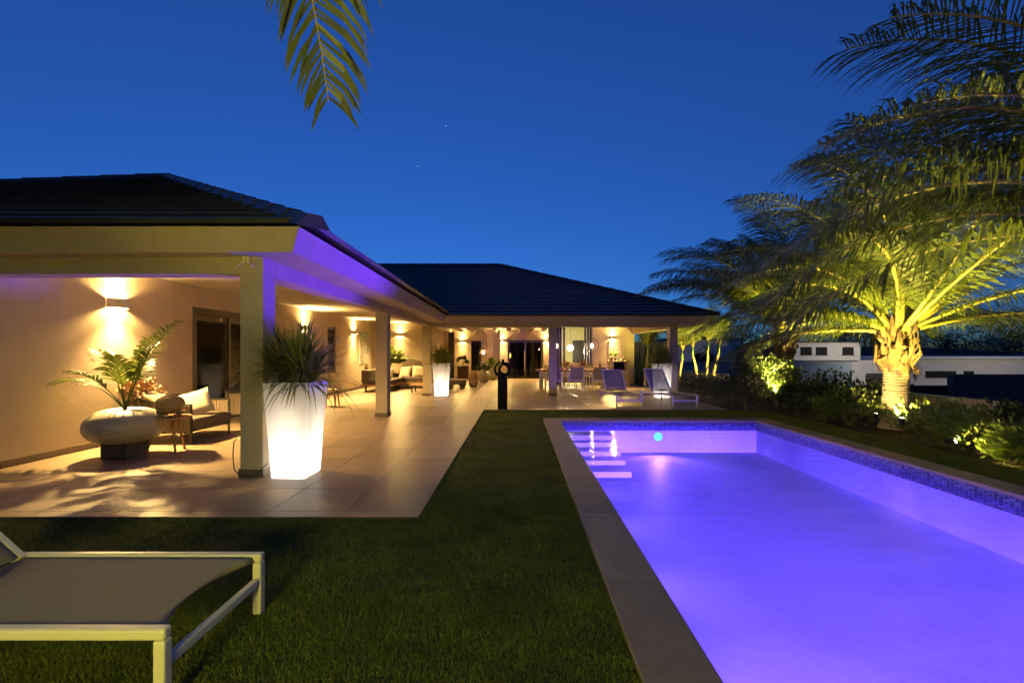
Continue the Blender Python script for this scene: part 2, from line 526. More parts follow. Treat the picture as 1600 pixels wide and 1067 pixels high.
V = np.concatenate(vv).astype(np.float32)
nt_ = len(V) // 3
me = bpy.data.meshes.new('lawn_grass')
me.vertices.add(len(V)); me.vertices.foreach_set('co', V.ravel())
me.loops.add(len(V)); me.loops.foreach_set('vertex_index', np.arange(len(V), dtype=np.int32))
me.polygons.add(nt_); me.polygons.foreach_set('loop_start', np.arange(0, len(V), 3, dtype=np.int32))
me.update(); me.validate()
me.materials.append(M['grass'])
go = bpy.data.objects.new('lawn_grass', me); COL.objects.link(go)
go['kind'] = 'stuff'; go['label'] = 'short dark green turf blades covering the lawn'

# terrace: mortar bed and separate porcelain tiles
b = MB()
b.box(-6.08, -0.826, 3.76, 24.6, -0.08, -0.004)
b.box(-0.826, 5.1, 10.9, 24.6, -0.08, -0.004)
terrace = struct(b.build('terrace', 'grout'))
T = 0.652; J = 0.003
xs = [-0.826 - T * i for i in range(0, 9)]
tiles = []
ys0 = [3.762] + [3.90 + 0.655 * k for k in range(0, 33)]
for i in range(len(ys0) - 1):
    for j in range(8):
        tiles.append((max(xs[j + 1], -6.07), xs[j], ys0[i], ys0[i + 1]))
xr_ = [-0.826 + T * i for i in range(0, 10)]
ys1 = [10.902] + [y for y in ys0 if y > 11.1]
for i in range(len(ys1) - 1):
    for j in range(9):
        tiles.append((xr_[j], min(xr_[j + 1], 5.095), ys1[i], ys1[i + 1]))
tiles = [t for t in tiles if t[1] - t[0] > 0.05 and t[3] < 24.8]
def seen(t):
    xc, yc = (t[0] + t[1]) / 2, (t[2] + t[3]) / 2
    return 0 if abs(xc / yc) > 1.25 else (t[1] - t[0]) * (t[3] - t[2]) / yc ** 3
tiles.sort(key=seen, reverse=True)
mesh_cache = {}
far = MB()
for k, (x0, x1, y0, y1) in enumerate(tiles):
    w, d = round(x1 - x0, 3), round(y1 - y0, 3)
    if k < 300:
        if (w, d) not in mesh_cache:
            q = MB().box(-w / 2 + J, w / 2 - J, -d / 2 + J, d / 2 - J, -0.012, 0)
            mm = bpy.data.meshes.new('tile'); mm.from_pydata(q.v, [], q.f); mm.update(); mm.materials.append(M['tile'])
            mesh_cache[(w, d)] = mm
        o = bpy.data.objects.new('tile', mesh_cache[(w, d)])
        COL.objects.link(o); o.parent = terrace
        o.location = ((x0 + x1) / 2, (y0 + y1) / 2, 0)
    else:
        far.box(x0 + J, x1 - J, y0 + J, y1 - J, -0.012, 0)
o = far.build('tile_field', 'tile', terrace); o['kind'] = 'stuff'

# pool basin
FZ = -0.64; WZ = -0.10
b = MB()
b.add([(PX0, PY0, FZ), (PX1, PY0, FZ), (PX1, PY1, FZ), (PX0, PY1, FZ), (PX0, PY0, -0.03), (PX1, PY0, -0.03), (PX1, PY1, -0.03), (PX0, PY1, -0.03)],
      [(0, 1, 2, 3), (0, 4, 5, 1), (1, 5, 6, 2), (2, 6, 7, 3), (3, 7, 4, 0)])
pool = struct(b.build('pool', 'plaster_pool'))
for z, yf in ((-0.55, 7.30), (-0.47, 7.74), (-0.39, 8.08), (-0.31, 8.46), (-0.22, 8.72)):
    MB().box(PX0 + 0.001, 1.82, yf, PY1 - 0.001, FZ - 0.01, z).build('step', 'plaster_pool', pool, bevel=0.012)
mz0, mz1 = -0.20, -0.031
MB().box(PX0, PX1, PY1 - 0.006, PY1 + 0.02, mz0, mz1).build('mosaic_band', 'mosaic', pool)
MB().box(PX1 - 0.006, PX1 + 0.02, PY0, PY1 - 0.007, mz0, mz1).build('mosaic_band', 'mosaic', pool)
MB().box(PX0 - 0.02, PX0 + 0.006, PY0, PY1 - 0.007, mz0, mz1).build('mosaic_band', 'mosaic', pool)
cop = []
seam = [2.73 + 1.112 * k for k in range(-3, 7)]
seam = [-0.92] + [s for s in seam if -0.6 < s < 9.0] + [PY1 + CW]
for i in range(len(seam) - 1):
    cop.append((PX0 - CW, PX0 + 0.012, seam[i], seam[i + 1]))
    cop.append((PX1 - 0.012, PX1 + CW, seam[i] + (0.4 if i else 0), seam[i + 1] + (0.4 if i < len(seam) - 2 else 0)))
n = 4
for i in range(n):
    a0 = PX0 + 0.012 + (PX1 - PX0 - 0.024) * i / n
    cop.append((a0, a0 + (PX1 - PX0 - 0.024) / n, PY1 - 0.012, PY1 + CW))
for x0, x1, y0, y1 in cop:
    cx, cy = (x0 + x1) / 2, (y0 + y1) / 2
    o = MB().box(x0 - cx + 0.002, x1 - cx - 0.002, y0 - cy + 0.002, y1 - cy - 0.002, -0.034, 0.008).build('coping_stone', 'coping', pool, bevel=0.005)
    o.location = (cx, cy, 0)
b = MB().add([(PX0 - 0.01, PY0, WZ), (PX1 + 0.01, PY0, WZ), (PX1 + 0.01, PY1 + 0.01, WZ), (PX0 - 0.01, PY1 + 0.01, WZ)], [(0, 1, 2, 3)])
struct(b.build('water', 'water'))

# ================================================================== HOUSE
house = thing('house', 'single storey white villa with dark tiled hip roof around the terrace', 'house', (-4.0, 12.0, 0))
CZ = 2.62
def wall_y(name, x0, x1, y0, y1, z1, holes, m='wall'):
    """Wall running along Y with rectangular holes (ya, yb, za, zb)."""
    b = MB(); y = y0
    for ya, yb, za, zb in sorted(holes):
        b.box(x0, x1, y, ya, 0, z1)
        if za > 0: b.box(x0, x1, ya, yb, 0, za)
        b.box(x0, x1, ya, yb, zb, z1)
        y = yb
    b.box(x0, x1, y, y1, 0, z1)
    return b.build(name, m, house)
def wall_x(name, y0, y1, x0, x1, z1, holes, m='wall'):
    b = MB(); x = x0
    for xa, xb, za, zb in sorted(holes):
        b.box(x, xa, y0, y1, 0, z1)
        if za > 0: b.box(xa, xb, y0, y1, 0, za)
        b.box(xa, xb, y0, y1, zb, z1)
        x = xb
    b.box(x, x1, y0, y1, 0, z1)
    return b.build(name, m, house)
wall_y('wall', -6.33, -6.08, 4.97, 19.0, CZ, [(8.49, 10.6, 0, 2.22), (14.5, 15.17, 0.72, 2.22)])
wall_x('wall', 18.9, 19.15, -6.08, -4.0, CZ, [])
wall_y('wall', -4.25, -4.0, 19.15, 24.5, CZ, [(19.3, 20.0, 0, 2.4)])
wall_x('wall', 24.5, 24.75, -4.25, -0.98, CZ, [(-3.76, -3.45, 0, 2.5), (-2.55, -2.0, 0.42, 2.02)])
wall_x('wall', 24.2, 24.45, -0.98, 1.55, CZ, [(-0.58, 1.33, 0, 2.05)])
wall_y('wall', 1.55, 1.8, 19.5, 24.2, CZ, [])
wall_x('wall', 19.25, 19.5, 1.55, 4.9, CZ, [(1.62, 3.12, 0.0, 2.5)])
wall_x('wall', 27.0, 27.2, -13.4, 4.9, CZ, [])
wall_y('wall', 4.65, 4.9, 19.5, 27.0, CZ, [])
wall_y('wall', -13.6, -13.4, 4.97, 27.2, CZ, [])
wall_x('wall', 5.22, 5.42, -13.4, -6.33, CZ, [])
# skirting
for q in ((-6.08, -6.062, 4.97, 8.43), (-6.08, -6.062, 10.66, 18.9), (-6.06, -4.0, 18.882, 18.9), (3.18, 4.9, 19.232, 19.25), (-3.4, -0.98, 24.482, 24.5)):
    MB().box(*q, 0.001, 0.085).build('skirting', 'skirt', house)
# ceilings and rafters
MB().box(-6.08, -3.0, 5.2, 18.9, CZ, CZ + 0.06).build('ceiling', 'ceiling', house)
b = MB(); b.box(-2.999, 5.0, 14.6, 19.25, CZ, CZ + 0.06); b.box(-4.0, 4.65, 19.251, 27.0, CZ, CZ + 0.06)
b.box(-13.4, -6.33, 5.42, 27.0, CZ, CZ + 0.06); b.box(-6.33, -4.0, 19.15, 27.0, CZ, CZ + 0.06)
b.build('ceiling', 'ceiling', house)
for k in range(10):
    x = -3.62 + 0.615 * k
    y1 = 24.5 if x < -0.98 else 24.2
    if x > 1.5: break
    MB().box(x - 0.04, x + 0.04, 14.72, y1, CZ - 0.15, CZ + 0.002).build('rafter', 'ceiling', house)
for k in range(5):
    x = 1.9 + 0.64 * k
    MB().box(x - 0.04, x + 0.04, 14.72, 19.25, CZ - 0.15, CZ + 0.002).build('rafter', 'ceiling', house)
# columns and beams
def column(x, y):
    c = MB().box(x, x + 0.25, y, y + 0.25, 0, 2.23).build('column', 'trim', house, bevel=0.006)
    MB().box(x - 0.012, x + 0.262, y - 0.012, y + 0.262, 0.001, 0.085).build('plinth', 'skirt', c)
for x, y in ((-3.04, 4.97), (-3.04, 9.68), (-3.04, 14.46), (0.966, 14.46), (4.81, 14.46)):
    column(x, y)
MB().box(-13.6, -2.785, 4.965, 5.225, 2.215, 2.62).build('beam', 'trim', house, bevel=0.005)
MB().box(-3.045, -2.785, 5.226, 14.455, 2.215, 2.62).build('beam', 'trim', house, bevel=0.005)
MB().box(-3.045, 5.065, 14.456, 14.715, 2.19, 2.62).build('beam', 'trim', house, bevel=0.005)
MB().box(4.805, 5.065, 14.716, 19.249, 2.17, 2.62).build('beam', 'trim', house, bevel=0.005)
# boxed eaves: flat soffit and outward leaning fascia
fb = [(-13.9, 4.73, 2.40), (-2.352, 4.73, 2.40), (-2.30, 14.1, 2.315), (5.85, 14.1, 2.315), (5.85, 27.6, 2.315)]
ft = [(-13.9, 4.62, 2.637), (-2.226, 4.62, 2.637), (-2.19, 13.97, 2.505), (5.97, 13.97, 2.505), (5.97, 27.6, 2.505)]
inn = [(-13.9, 4.97, 2.40), (-2.79, 4.97, 2.40), (-2.79, 14.46, 2.315), (5.06, 14.46, 2.315), (5.06, 27.6, 2.315)]
for i in range(4):
    MB().add([fb[i], fb[i + 1], ft[i + 1], ft[i]], [(0, 1, 2, 3)]).build('fascia', 'trim', house)
    MB().add([inn[i], inn[i + 1], fb[i + 1], fb[i]], [(3, 2, 1, 0)]).build('soffit', 'trim', house)
# short battens of the side eave
for k in range(9):
    y = 14.9 + k * 0.55
    MB().box(5.08, 5.82, y, y + 0.05, 2.24, 2.314).build('eave_batten', 'ceiling', house)

# roof with stepped courses of flat tiles
EL, ER = 4.46, 2.06          # eave lines of the left wing
A0 = Vector((-13.8, EL, 2.635)); A1 = Vector((-ER, EL, 2.635)); AP = Vector((-7.9, 10.25, 5.31))
C0 = Vector((-ER, 13.85, 2.52)); C1 = Vector((6.10, 13.85, 2.52)); CP = Vector((-0.78, 20.6, 5.32)); CQ = Vector((-7.9, 20.6, 5.32))
D1 = Vector((6.10, 27.6, 2.52)); E1 = Vector((-13.8, 27.6, 2.52))
b = MB()
dn = Vector((0, 0, -0.03))
vs = [A0, A1, AP, C0, C1, CP, CQ, D1, E1]
b.add([v + dn for v in vs], [(0, 1, 2), (1, 3, 6, 2), (3, 4, 5, 6), (4, 7, 5), (7, 8, 6, 5), (8, 0, 2, 6)])
roof = b.build('roof', 'roof', house)
def courses(a, bb, tb, ta, n, th=0.045):
    nrm = (bb - a).cross(ta - a).normalized()
    if nrm.z < 0: nrm = -nrm
    for i in range(n):
        t0, t1 = i / n, (i + 1.06) / n
        t1 = min(t1, 1.0)
        p0, p1 = a.lerp(ta, t0), bb.lerp(tb, t0)
        q0, q1 = a.lerp(ta, t1), bb.lerp(tb, t1)
        m_ = MB().add([p0 - nrm * 0.01, p1 - nrm * 0.01, p1 + nrm * th, p0 + nrm * th, q1 + nrm * 0.004, q0 + nrm * 0.004],
                      [(0, 1, 2, 3), (3, 2, 4, 5), (1, 4, 2), (0, 3, 5)])
        m_.build('tile_course', 'roof', roof)
courses(A0, A1, AP, AP, 19)
courses(C0, C1, CP, CQ, 21)
courses(C1, D1, CP, CP, 21)
courses(A1, C0, CQ, AP, 19)
def caps(p, q, step=0.40, w=0.15, drop=0.07):
    p, q = Vector(p), Vector(q)
    d = (q - p); n = max(1, int(d.length / step)); u = d.normalized()
    s_ = u.cross(Vector((0, 0, 1))).normalized(); up = s_.cross(u).normalized()
    for i in range(n):
        a = p + d * (i / n) + up * 0.035; e = p + d * ((i + 1.08) / n) + up * 0.02
        vs = []
        for c, k in ((a, 1.06), (e, 1.0)):
            vs += [c - s_ * w * k - up * drop, c - s_ * w * 0.4 * k + up * 0.055, c + s_ * w * 0.4 * k + up * 0.055, c + s_ * w * k - up * drop]
        MB().add(vs, [(0, 1, 5, 4), (1, 2, 6, 5), (2, 3, 7, 6), (0, 3, 2, 1), (4, 5, 6, 7)]).build('ridge_tile', 'roof', roof)
caps(A1 + (A1 - AP).normalized() * 0.16, AP, 0.55)
caps(A0, AP, 0.55)
caps(AP, CQ, 0.55)
caps(CQ, CP, 0.55)
caps(C1, CP, 0.55)

# openings -----------------------------------------------------------
# sliding glass door in the long wall
d = MB()
X0 = -6.16
d.box(X0, X0 + 0.09, 8.49, 8.58, 0.002, 2.22); d.box(X0, X0 + 0.09, 10.51, 10.6, 0.002, 2.22)
d.box(X0, X0 + 0.09, 8.581, 10.509, 2.10, 2.22); d.box(X0, X0 + 0.09, 8.581, 10.509, 0.002, 0.06)
door = d.build('sliding_door', 'bronze', house)
for ya, yb in ((8.59, 9.55), (9.55, 10.5)):
    f = MB(); xx = X0 + (0.02 if ya < 9 else 0.055)
    f.box(xx, xx + 0.03, ya, ya + 0.06, 0.07, 2.09); f.box(xx, xx + 0.03, yb - 0.06, yb, 0.07, 2.09)
    f.box(xx, xx + 0.03, ya + 0.061, yb - 0.061, 1.98, 2.09); f.box(xx, xx + 0.03, ya + 0.061, yb - 0.061, 0.07, 0.17)
    f.build('sash', 'bronze', door)
    MB().box(xx + 0.01, xx + 0.016, ya + 0.062, yb - 0.062, 0.171, 1.979).build('pane', 'glass', door)
MB().lathe([(0.035, 0), (0.035, 0.004)], n=16).build('sticker', 'white_metal', door)
st = bpy.data.objects['sticker']; st.location = (X0 + 0.053, 9.35, 2.035); st.rotation_euler = (0, R(90), 0)
# dim room behind it
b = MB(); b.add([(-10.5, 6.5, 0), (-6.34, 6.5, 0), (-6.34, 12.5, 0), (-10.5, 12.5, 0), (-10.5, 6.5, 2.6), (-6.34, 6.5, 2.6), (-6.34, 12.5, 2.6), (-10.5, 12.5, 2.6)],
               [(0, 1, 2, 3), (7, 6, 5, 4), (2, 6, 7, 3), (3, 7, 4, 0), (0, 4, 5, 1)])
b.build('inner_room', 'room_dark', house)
# louvred window
w = MB(); X0 = -6.2
w.box(X0, X0 + 0.07, 14.5, 14.56, 0.72, 2.22); w.box(X0, X0 + 0.07, 15.11, 15.17, 0.72, 2.22)
w.box(X0, X0 + 0.07, 14.561, 15.109, 2.15, 2.22); w.box(X0, X0 + 0.07, 14.561, 15.109, 0.72, 0.79)
w.box(X0, X0 + 0.01, 14.561, 15.109, 0.791, 2.149)
win = w.build('louvre_window', 'bronze', house)
for k in range(11):
    z = 0.86 + k * 0.122
    MB().obox((X0 + 0.05, 14.835, z), (0.012, 0.545, 0.10), rot('Y', 35)).build('louvre', 'glass' if k % 3 else 'bronze', win)
# dark framed opening beside wall end, slatted posts
def slats(items, name='slat_post'):
    for x0, x1, y0, y1, z0, z1 in items:
        MB().box(x0, x1, y0, y1, z0, z1).build(name, 'black_metal', house)
slats([(-4.3, -3.992, 19.31, 19.36, 0, 2.39), (-4.3, -3.992, 19.94, 19.99, 0, 2.39)])
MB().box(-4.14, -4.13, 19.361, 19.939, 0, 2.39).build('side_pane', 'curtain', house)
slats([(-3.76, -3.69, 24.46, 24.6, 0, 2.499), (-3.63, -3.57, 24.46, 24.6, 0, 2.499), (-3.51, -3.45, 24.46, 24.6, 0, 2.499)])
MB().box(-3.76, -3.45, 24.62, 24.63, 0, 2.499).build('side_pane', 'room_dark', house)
# narrow dark window of the far wall
w = MB(); w.box(-2.55, -2.51, 24.47, 24.6, 0.42, 2.02); w.box(-2.04, -2.0, 24.47, 24.6, 0.42, 2.02)
w.box(-2.509, -2.041, 24.47, 24.6, 1.98, 2.02); w.box(-2.509, -2.041, 24.47, 24.6, 0.42, 0.46)
win = w.build('tall_window', 'bronze', house)
MB().box(-2.509, -2.041, 24.54, 24.55, 0.461, 1.979).build('pane', 'glass', win)
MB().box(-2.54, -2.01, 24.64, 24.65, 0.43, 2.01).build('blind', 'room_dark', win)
# double glass door with drawn curtains
d = MB(); Y0 = 24.24
d.box(-0.58, -0.51, Y0, Y0 + 0.08, 0.002, 2.05); d.box(1.26, 1.33, Y0, Y0 + 0.08, 0.002, 2.05)
d.box(-0.509, 1.259, Y0, Y0 + 0.08, 1.98, 2.05)
door = d.build('double_door', 'bronze', house)
for xa, xb in ((-0.505, 0.372), (0.378, 1.255)):
    f = MB(); f.box(xa, xa + 0.05, Y0 + 0.01, Y0 + 0.05, 0.01, 1.975); f.box(xb - 0.05, xb, Y0 + 0.01, Y0 + 0.05, 0.01, 1.975)
    f.box(xa + 0.051, xb - 0.051, Y0 + 0.01, Y0 + 0.05, 1.925, 1.975); f.box(xa + 0.051, xb - 0.051, Y0 + 0.01, Y0 + 0.05, 0.01, 0.08)
    f.build('door_leaf', 'bronze', door)
    MB().box(xa + 0.051, xb - 0.051, Y0 + 0.025, Y0 + 0.031, 0.081, 1.924).build('pane', 'glass', door)
MB().tube([(0.33, Y0 - 0.05, 0.45), (0.33, Y0 - 0.05, 1.5)], 0.022).build('handle', 'white_metal', door, smooth=True)
def curtain(xa, xb, tie):
    b = MB(); nu, nv = 40, 12; vs = []
    for j in range(nv + 1):
        z = 0.03 + 1.95 * j / nv
        t = abs(z - 0.75) / 1.2
        k = 0.35 + 0.65 * min(1, t) ** 1.2 if z > 0.75 else 0.45
        for i in range(nu + 1):
            u = i / nu
            x = tie + ((xa + (xb - xa) * u) - tie) * k
            vs.append((x, 24.5 + 0.025 * math.sin(u * 40) , z))
    fs = [(j * (nu + 1) + i, j * (nu + 1) + i + 1, (j + 1) * (nu + 1) + i + 1, (j + 1) * (nu + 1) + i) for j in range(nv) for i in range(nu)]
    b.add(vs, fs).build('curtain', 'curtain', door, smooth=True)
curtain(-0.5, 0.35, -0.3); curtain(0.4, 1.25, 0.9)
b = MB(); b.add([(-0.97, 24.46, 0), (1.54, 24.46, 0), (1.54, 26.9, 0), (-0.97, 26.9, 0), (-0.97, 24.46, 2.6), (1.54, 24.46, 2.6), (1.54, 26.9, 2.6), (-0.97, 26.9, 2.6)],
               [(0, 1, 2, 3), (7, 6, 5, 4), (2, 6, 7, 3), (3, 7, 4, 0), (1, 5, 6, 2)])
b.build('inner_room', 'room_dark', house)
# kitchen opening with slatted dark folding frames and lit room behind
for x0 in (1.64, 1.76, 1.90, 2.80, 2.92, 3.03):
    MB().box(x0, x0 + 0.065, 19.28, 19.40, 0, 2.499).build('slat_post', 'black_metal', house)
    MB().box(x0 + 0.066, x0 + 0.085, 19.32, 19.36, 0, 2.499).build('slat_edge', 'white_metal', house)
b = MB(); b.add([(1.81, 19.51, 0.003), (4.64, 19.51, 0.003), (4.64, 22.6, 0.003), (1.81, 22.6, 0.003), (1.81, 19.51, 2.58), (4.64, 19.51, 2.58), (4.64, 22.6, 2.58), (1.81, 22.6, 2.58)],
               [(0, 1, 2, 3), (7, 6, 5, 4), (2, 6, 7, 3), (3, 7, 4, 0), (1, 5, 6, 2)])
b.build('kitchen_room', 'room_olive', house)
fr = MB(); fr.box(2.68, 3.25, 22.52, 22.59, 0.9, 1.98)
fr.build('kitchen_window', 'black_metal', house)
MB().box(1.95, 3.0, 20.9, 21.5, 0.004, 0.92).build('kitchen_counter', 'dark_wood', house)
# eave bracket at the corner
b = MB(); b.box(-2.985, -2.955, 4.92, 4.964, 2.33, 2.40); b.box(-2.94, -2.91, 4.92, 4.964, 2.33, 2.40)
b.tube([(-2.97, 4.93, 2.335), (-3.02, 4.86, 2.27)], 0.009); b.tube([(-2.925, 4.93, 2.335), (-2.84, 4.86, 2.28)], 0.009)
b.build('eave_bracket', 'white_metal', house)

# ================================================================== LAMPS
SCONCE_W = 200
def sconce(loc, facing, label, power=SCONCE_W):
    """Half-round plaster sconce, open above and below, lamp inside. facing: wall normal ('x+' or 'y-')."""
    t = thing('wall_lamp', label, 'wall lamp', loc, group='up and down wall lamps on the villa')
    t.rotation_euler = (0, 0, R(90) if facing == 'x+' else 0)
    n = 14; w, dp, h = 0.15, 0.15, 0.07
    outer = [(-w * math.cos(PI * i / n), -0.004 - dp * math.sin(PI * i / n) ** 0.6) for i in range(n + 1)]
    inner = [(x * 0.94, y * 0.94) for x, y in outer]
    vs = []
    for z in (-h, h):
        vs += [(x, y, z) for x, y in outer] + [(x, y, z) for x, y in inner]
    k = n + 1; fs = []
    for i in range(n):
        fs += [(i, i + 1, 2 * k + i + 1, 2 * k + i), (k + i + 1, k + i, 3 * k + i, 3 * k + i + 1),
               (i + 1, i, k + i, k + i + 1), (2 * k + i, 2 * k + i + 1, 3 * k + i + 1, 3 * k + i)]
    MB().add(vs, fs).build('shade', 'sconce', t, world=False)
    MB().box(-0.03, 0.03, -0.02, -0.001, -0.03, 0.03).build('mount', 'white_metal', t, world=False)
    l = lamp('POINT', (0, -0.085, 0), power * 0.13, WARM, 0.03, name='bulb')
    l.parent = t
    for sz in (-1, 1):          # reflector beams thrown up and down, tipped off the wall
        l = lamp('SPOT', (0, -0.09, sz * 0.06), power * (2.3 if sz < 0 else 0.6), WARM, 0.04, aim=(0, -0.09 - (0.80 if sz < 0 else 0.45), sz * 1.06), angle=R(128), blend=1.0)
        l.parent = t
    return t
sconce((-6.08, 6.86, 2.10), 'x+', 'wall lamp nearest the camera, above the bulbous cream planter', SCONCE_W * 3.0)
sconce((-6.08, 12.9, 2.06), 'x+', 'wall lamp on the long wall seen above the large near planter grass', SCONCE_W * 3.0)
sconce((-6.08, 16.75, 2.12), 'x+', 'wall lamp on the long wall left of the blue figure painting', SCONCE_W * 2.0)
sconce((-4.92, 18.9, 2.13), 'y-', 'wall lamp above the sofa between the second and third columns')
sconce((-3.0, 24.5, 2.02), 'y-', 'wall lamp on the orange wall left of the tall dark window')
sconce((-0.85, 24.2, 2.03), 'y-', 'wall lamp left of the curtained double door')
sconce((1.46, 24.2, 2.03), 'y-', 'wall lamp right of the curtained double door, beside the column')
sconce((3.98, 19.25, 2.02), 'y-', 'wall lamp above the pale picture and barbecue block')

def pendant(name, label, loc, power, shade):
    t = thing(name, label, 'pendant lamp', loc)
    x, y, z = loc
    MB().tube([(x, y, CZ), (x, y, z + 0.16)], 0.006, 6).build('cord', 'black_metal', t)
    MB().lathe([(0.012, 0.16), (0.02, 0.12), (0.02, 0.07)], loc, 10).build('socket', 'bronze', t)
    MB().lathe([(0.012, 0.07), (0.04, 0.03), (0.045, -0.04), (0.02, -0.09)], loc, 12).build('glass_bulb', 'bulb', t, smooth=True)
    l = lamp('POINT', (x, y, z - 0.005), power, (1.0, 0.55, 0.18), 0.05, t)
    if shade == 'ring':
        pts = [(x + 0.256 * math.sin(2 * PI * k / 40), y, z - 0.0 + 0.256 * math.cos(2 * PI * k / 40)) for k in range(41)]
        MB().tube(pts, 0.012, 8, cap=False).build('ring', 'black_metal', t, smooth=True)
    if shade == 'wicker':
        for k in range(16):
            a = 2 * PI * k / 16
            pts = [(x + r * math.cos(a), y + r * math.sin(a), z + h) for r, h in ((0.03, 0.2), (0.10, 0.15), (0.16, 0.02), (0.17, -0.10))]
            MB().tube(pts, 0.006, 5).build('wicker_rib', 'straw', t)
        for r, h in ((0.10, 0.15), (0.145, 0.06), (0.17, -0.10)):
            MB().tube([(x + r * math.cos(2 * PI * k / 20), y + r * math.sin(2 * PI * k / 20), z + h) for k in range(21)], 0.006, 5, cap=False).build('wicker_hoop', 'straw', t)
    return t
pendant('ring_pendant', 'bare bulb pendant in a black ring over the right of the dining table', (2.76, 17.1, 1.64), 160, 'ring')
p2 = pendant('ring_pendant', 'bare bulb pendant just right of the middle column, over the dining table', (1.43, 17.1, 1.64), 160, 'ring')
p2.rotation_euler = (0, 0, R(80))
pendant('wicker_pendant', 'glowing wicker pendant lamp before the orange wall', (-1.62, 21.0, 1.40), 200, 'wicker')
# globe lamp in the kitchen
t = thing('globe_lamp', 'white globe lamp hanging in the olive kitchen behind the table', 'pendant lamp', (2.35, 20.6, 1.60))
MB().tube([(2.35, 20.6, 2.58), (2.35, 20.6, 1.74)], 0.006, 6).build('cord', 'black_metal', t)
MB().blob((2.35, 20.6, 1.60), (0.15, 0.15, 0.14), 20, 12).build('globe', 'globe', t, smooth=True)
lamp('POINT', (2.35, 20.6, 1.40), 110, (1.0, 0.85, 0.5), 0.05, t)

# ---------------- glowing square planters
def planter(loc, label, rz=0.0, power=17):
    t = thing('glowing_planter', label, 'planter', loc, rz, group='tall square glowing planters')
    def ring(h, z, r):
        pts = []
        for cx, cy, a0 in ((h - r, h - r, 0), (-h + r, h - r, 90), (-h + r, -h + r, 180), (h - r, -h + r, 270)):
            for k in range(5):
                a = R(a0 + 22.5 * k)
                pts.append((cx + r * math.cos(a), cy + r * math.sin(a), z))
        return pts
    levels = [(0.185, 0.004, 0.02), (0.19, 0.012, 0.02), (0.215, 0.45, 0.025), (0.252, 1.0, 0.03), (0.254, 1.025, 0.03), (0.247, 1.035, 0.03), (0.225, 1.035, 0.03), (0.222, 0.97, 0.03)]
    vs = []; fs = []
    for h, z, r in levels: vs += ring(h, z, r)
    for i in range(len(levels) - 1):
        for k in range(20):
            a, b_ = i * 20 + k, i * 20 + (k + 1) % 20
            fs.append((a, b_, b_ + 20, a + 20))
    MB().add(vs, fs).build('pot', 'glow', t, world=False, smooth=False)
    MB().add(ring(0.221, 0.96, 0.03), [tuple(range(20))]).build('soil_tray', 'soil', t, world=False)
    for z_, pw, lc in ((0.16, power * 0.8, (1.0, 0.95, 0.88)), (0.62, power * 0.13, (1.0, 0.80, 0.52))):
        l = lamp('POINT', (0, 0, z_), pw, lc, 0.07); l.parent = t
    return t
planter((-2.48, 5.09, 0), 'large glowing white planter nearest the camera, beside the corner column')
planter((-2.46, 14.55, 0), 'glowing white planter beside the third column, before the sofa')
planter((4.42, 14.02, 0), 'glowing white planter behind the far right lounger')

# ---------------- lamps of the pool
def pool_lamp(loc, aim, power, label, vis, angle=150):
    t = thing('pool_lamp', label, 'pool lamp', loc, group='underwater pool lamps')
    d_ = (Vector(aim) - Vector(loc)).normalized()
    q = d_.to_track_quat('Z', 'Y').to_matrix()
    a = MB().lathe([(0.10, -0.005), (0.10, 0.012), (0.085, 0.018)], n=20)
    MB().add([Vector(loc) + q @ Vector(v) for v in a.v], a.f).build('rim', 'white_metal', t)
    a = MB().lathe([(0.083, 0.018), (0.06, 0.03), (0.01, 0.035)], n=20)
    MB().add([Vector(loc) + q @ Vector(v) for v in a.v], a.f).build('lens', 'pool_lens', t, smooth=True)
    lamp('SPOT', Vector(loc) + d_ * 0.06, power, VIOLET, 0.06, t, aim=aim, angle=R(angle), blend=1.0)
POOL_W = 24
pool_lamp((2.8, PY1 - 0.008, -0.32), (2.2, 5.0, -0.1), 170, 'round underwater lamp shining cyan on the far pool wall', True)
lamp('SPOT', (2.8, PY1 - 0.05, -0.60), 3600, (0.09, 0.015, 1.0), 0.05, bpy.data.objects['pool_lamp'], aim=(-2.8, 4.4, 2.6), angle=R(64), blend=0.9)
for k, (y, lab) in enumerate(((0.0, 'nearest the camera'), (1.3, 'second from the camera'), (2.6, 'third from the camera'), (3.9, 'fourth from the camera'), (5.2, 'fifth from the camera'), (6.5, 'nearest the pool steps'))):  # lamps added out of view under the coping to even out the pool light
    pool_lamp((PX0 + 0.008, y, -0.34), (3.0, y, -0.10), POOL_W, 'added unseen underwater lamp below the left coping, ' + lab, False)

for x, lab in ((1.8, 'left'), (3.8, 'right')):  # two more lamps added below the view to brighten the near water
    pool_lamp((x, PY0 + 0.008, -0.40), (x, 6.0, -2.3), 9500, 'added unseen underwater lamp on the near end wall, ' + lab + ' one', False, 54)

# ---------------- garden uplights
def uplight(loc, aim, power, label, angle=95, color=YEL, rad=0.03):
    t = thing('garden_spotlight', label, 'spotlight', loc, group='spotlights under the palms')
    x, y, z = loc
    d_ = (Vector(aim) - Vector(loc)).normalized()
    head = Vector(loc) + Vector((0, 0, 0.14))
    MB().tube([(x, y, -0.05), (x, y, z + 0.12)], 0.012 if z > 0.5 else 0.008, 6).build('stake', 'black_metal', t)
    MB().tube([head - d_ * 0.06, head + d_ * 0.05], [0.03, 0.04], 12).build('housing', 'black_metal', t)
    MB().tube([head + d_ * 0.0505, head + d_ * 0.054], 0.034, 12).build('lens', 'lens', t)
    lamp('SPOT', head + d_ * 0.07, power, color, rad, t, aim=aim, angle=R(angle), blend=0.4)
UP = 1200
uplight((6.28, 8.0, 0.1), (7.05, 8.6, 1.6), UP * 0.08, 'spotlight in the shrubs lighting the near stout palm trunk', 110, (1.0, 0.70, 0.22))
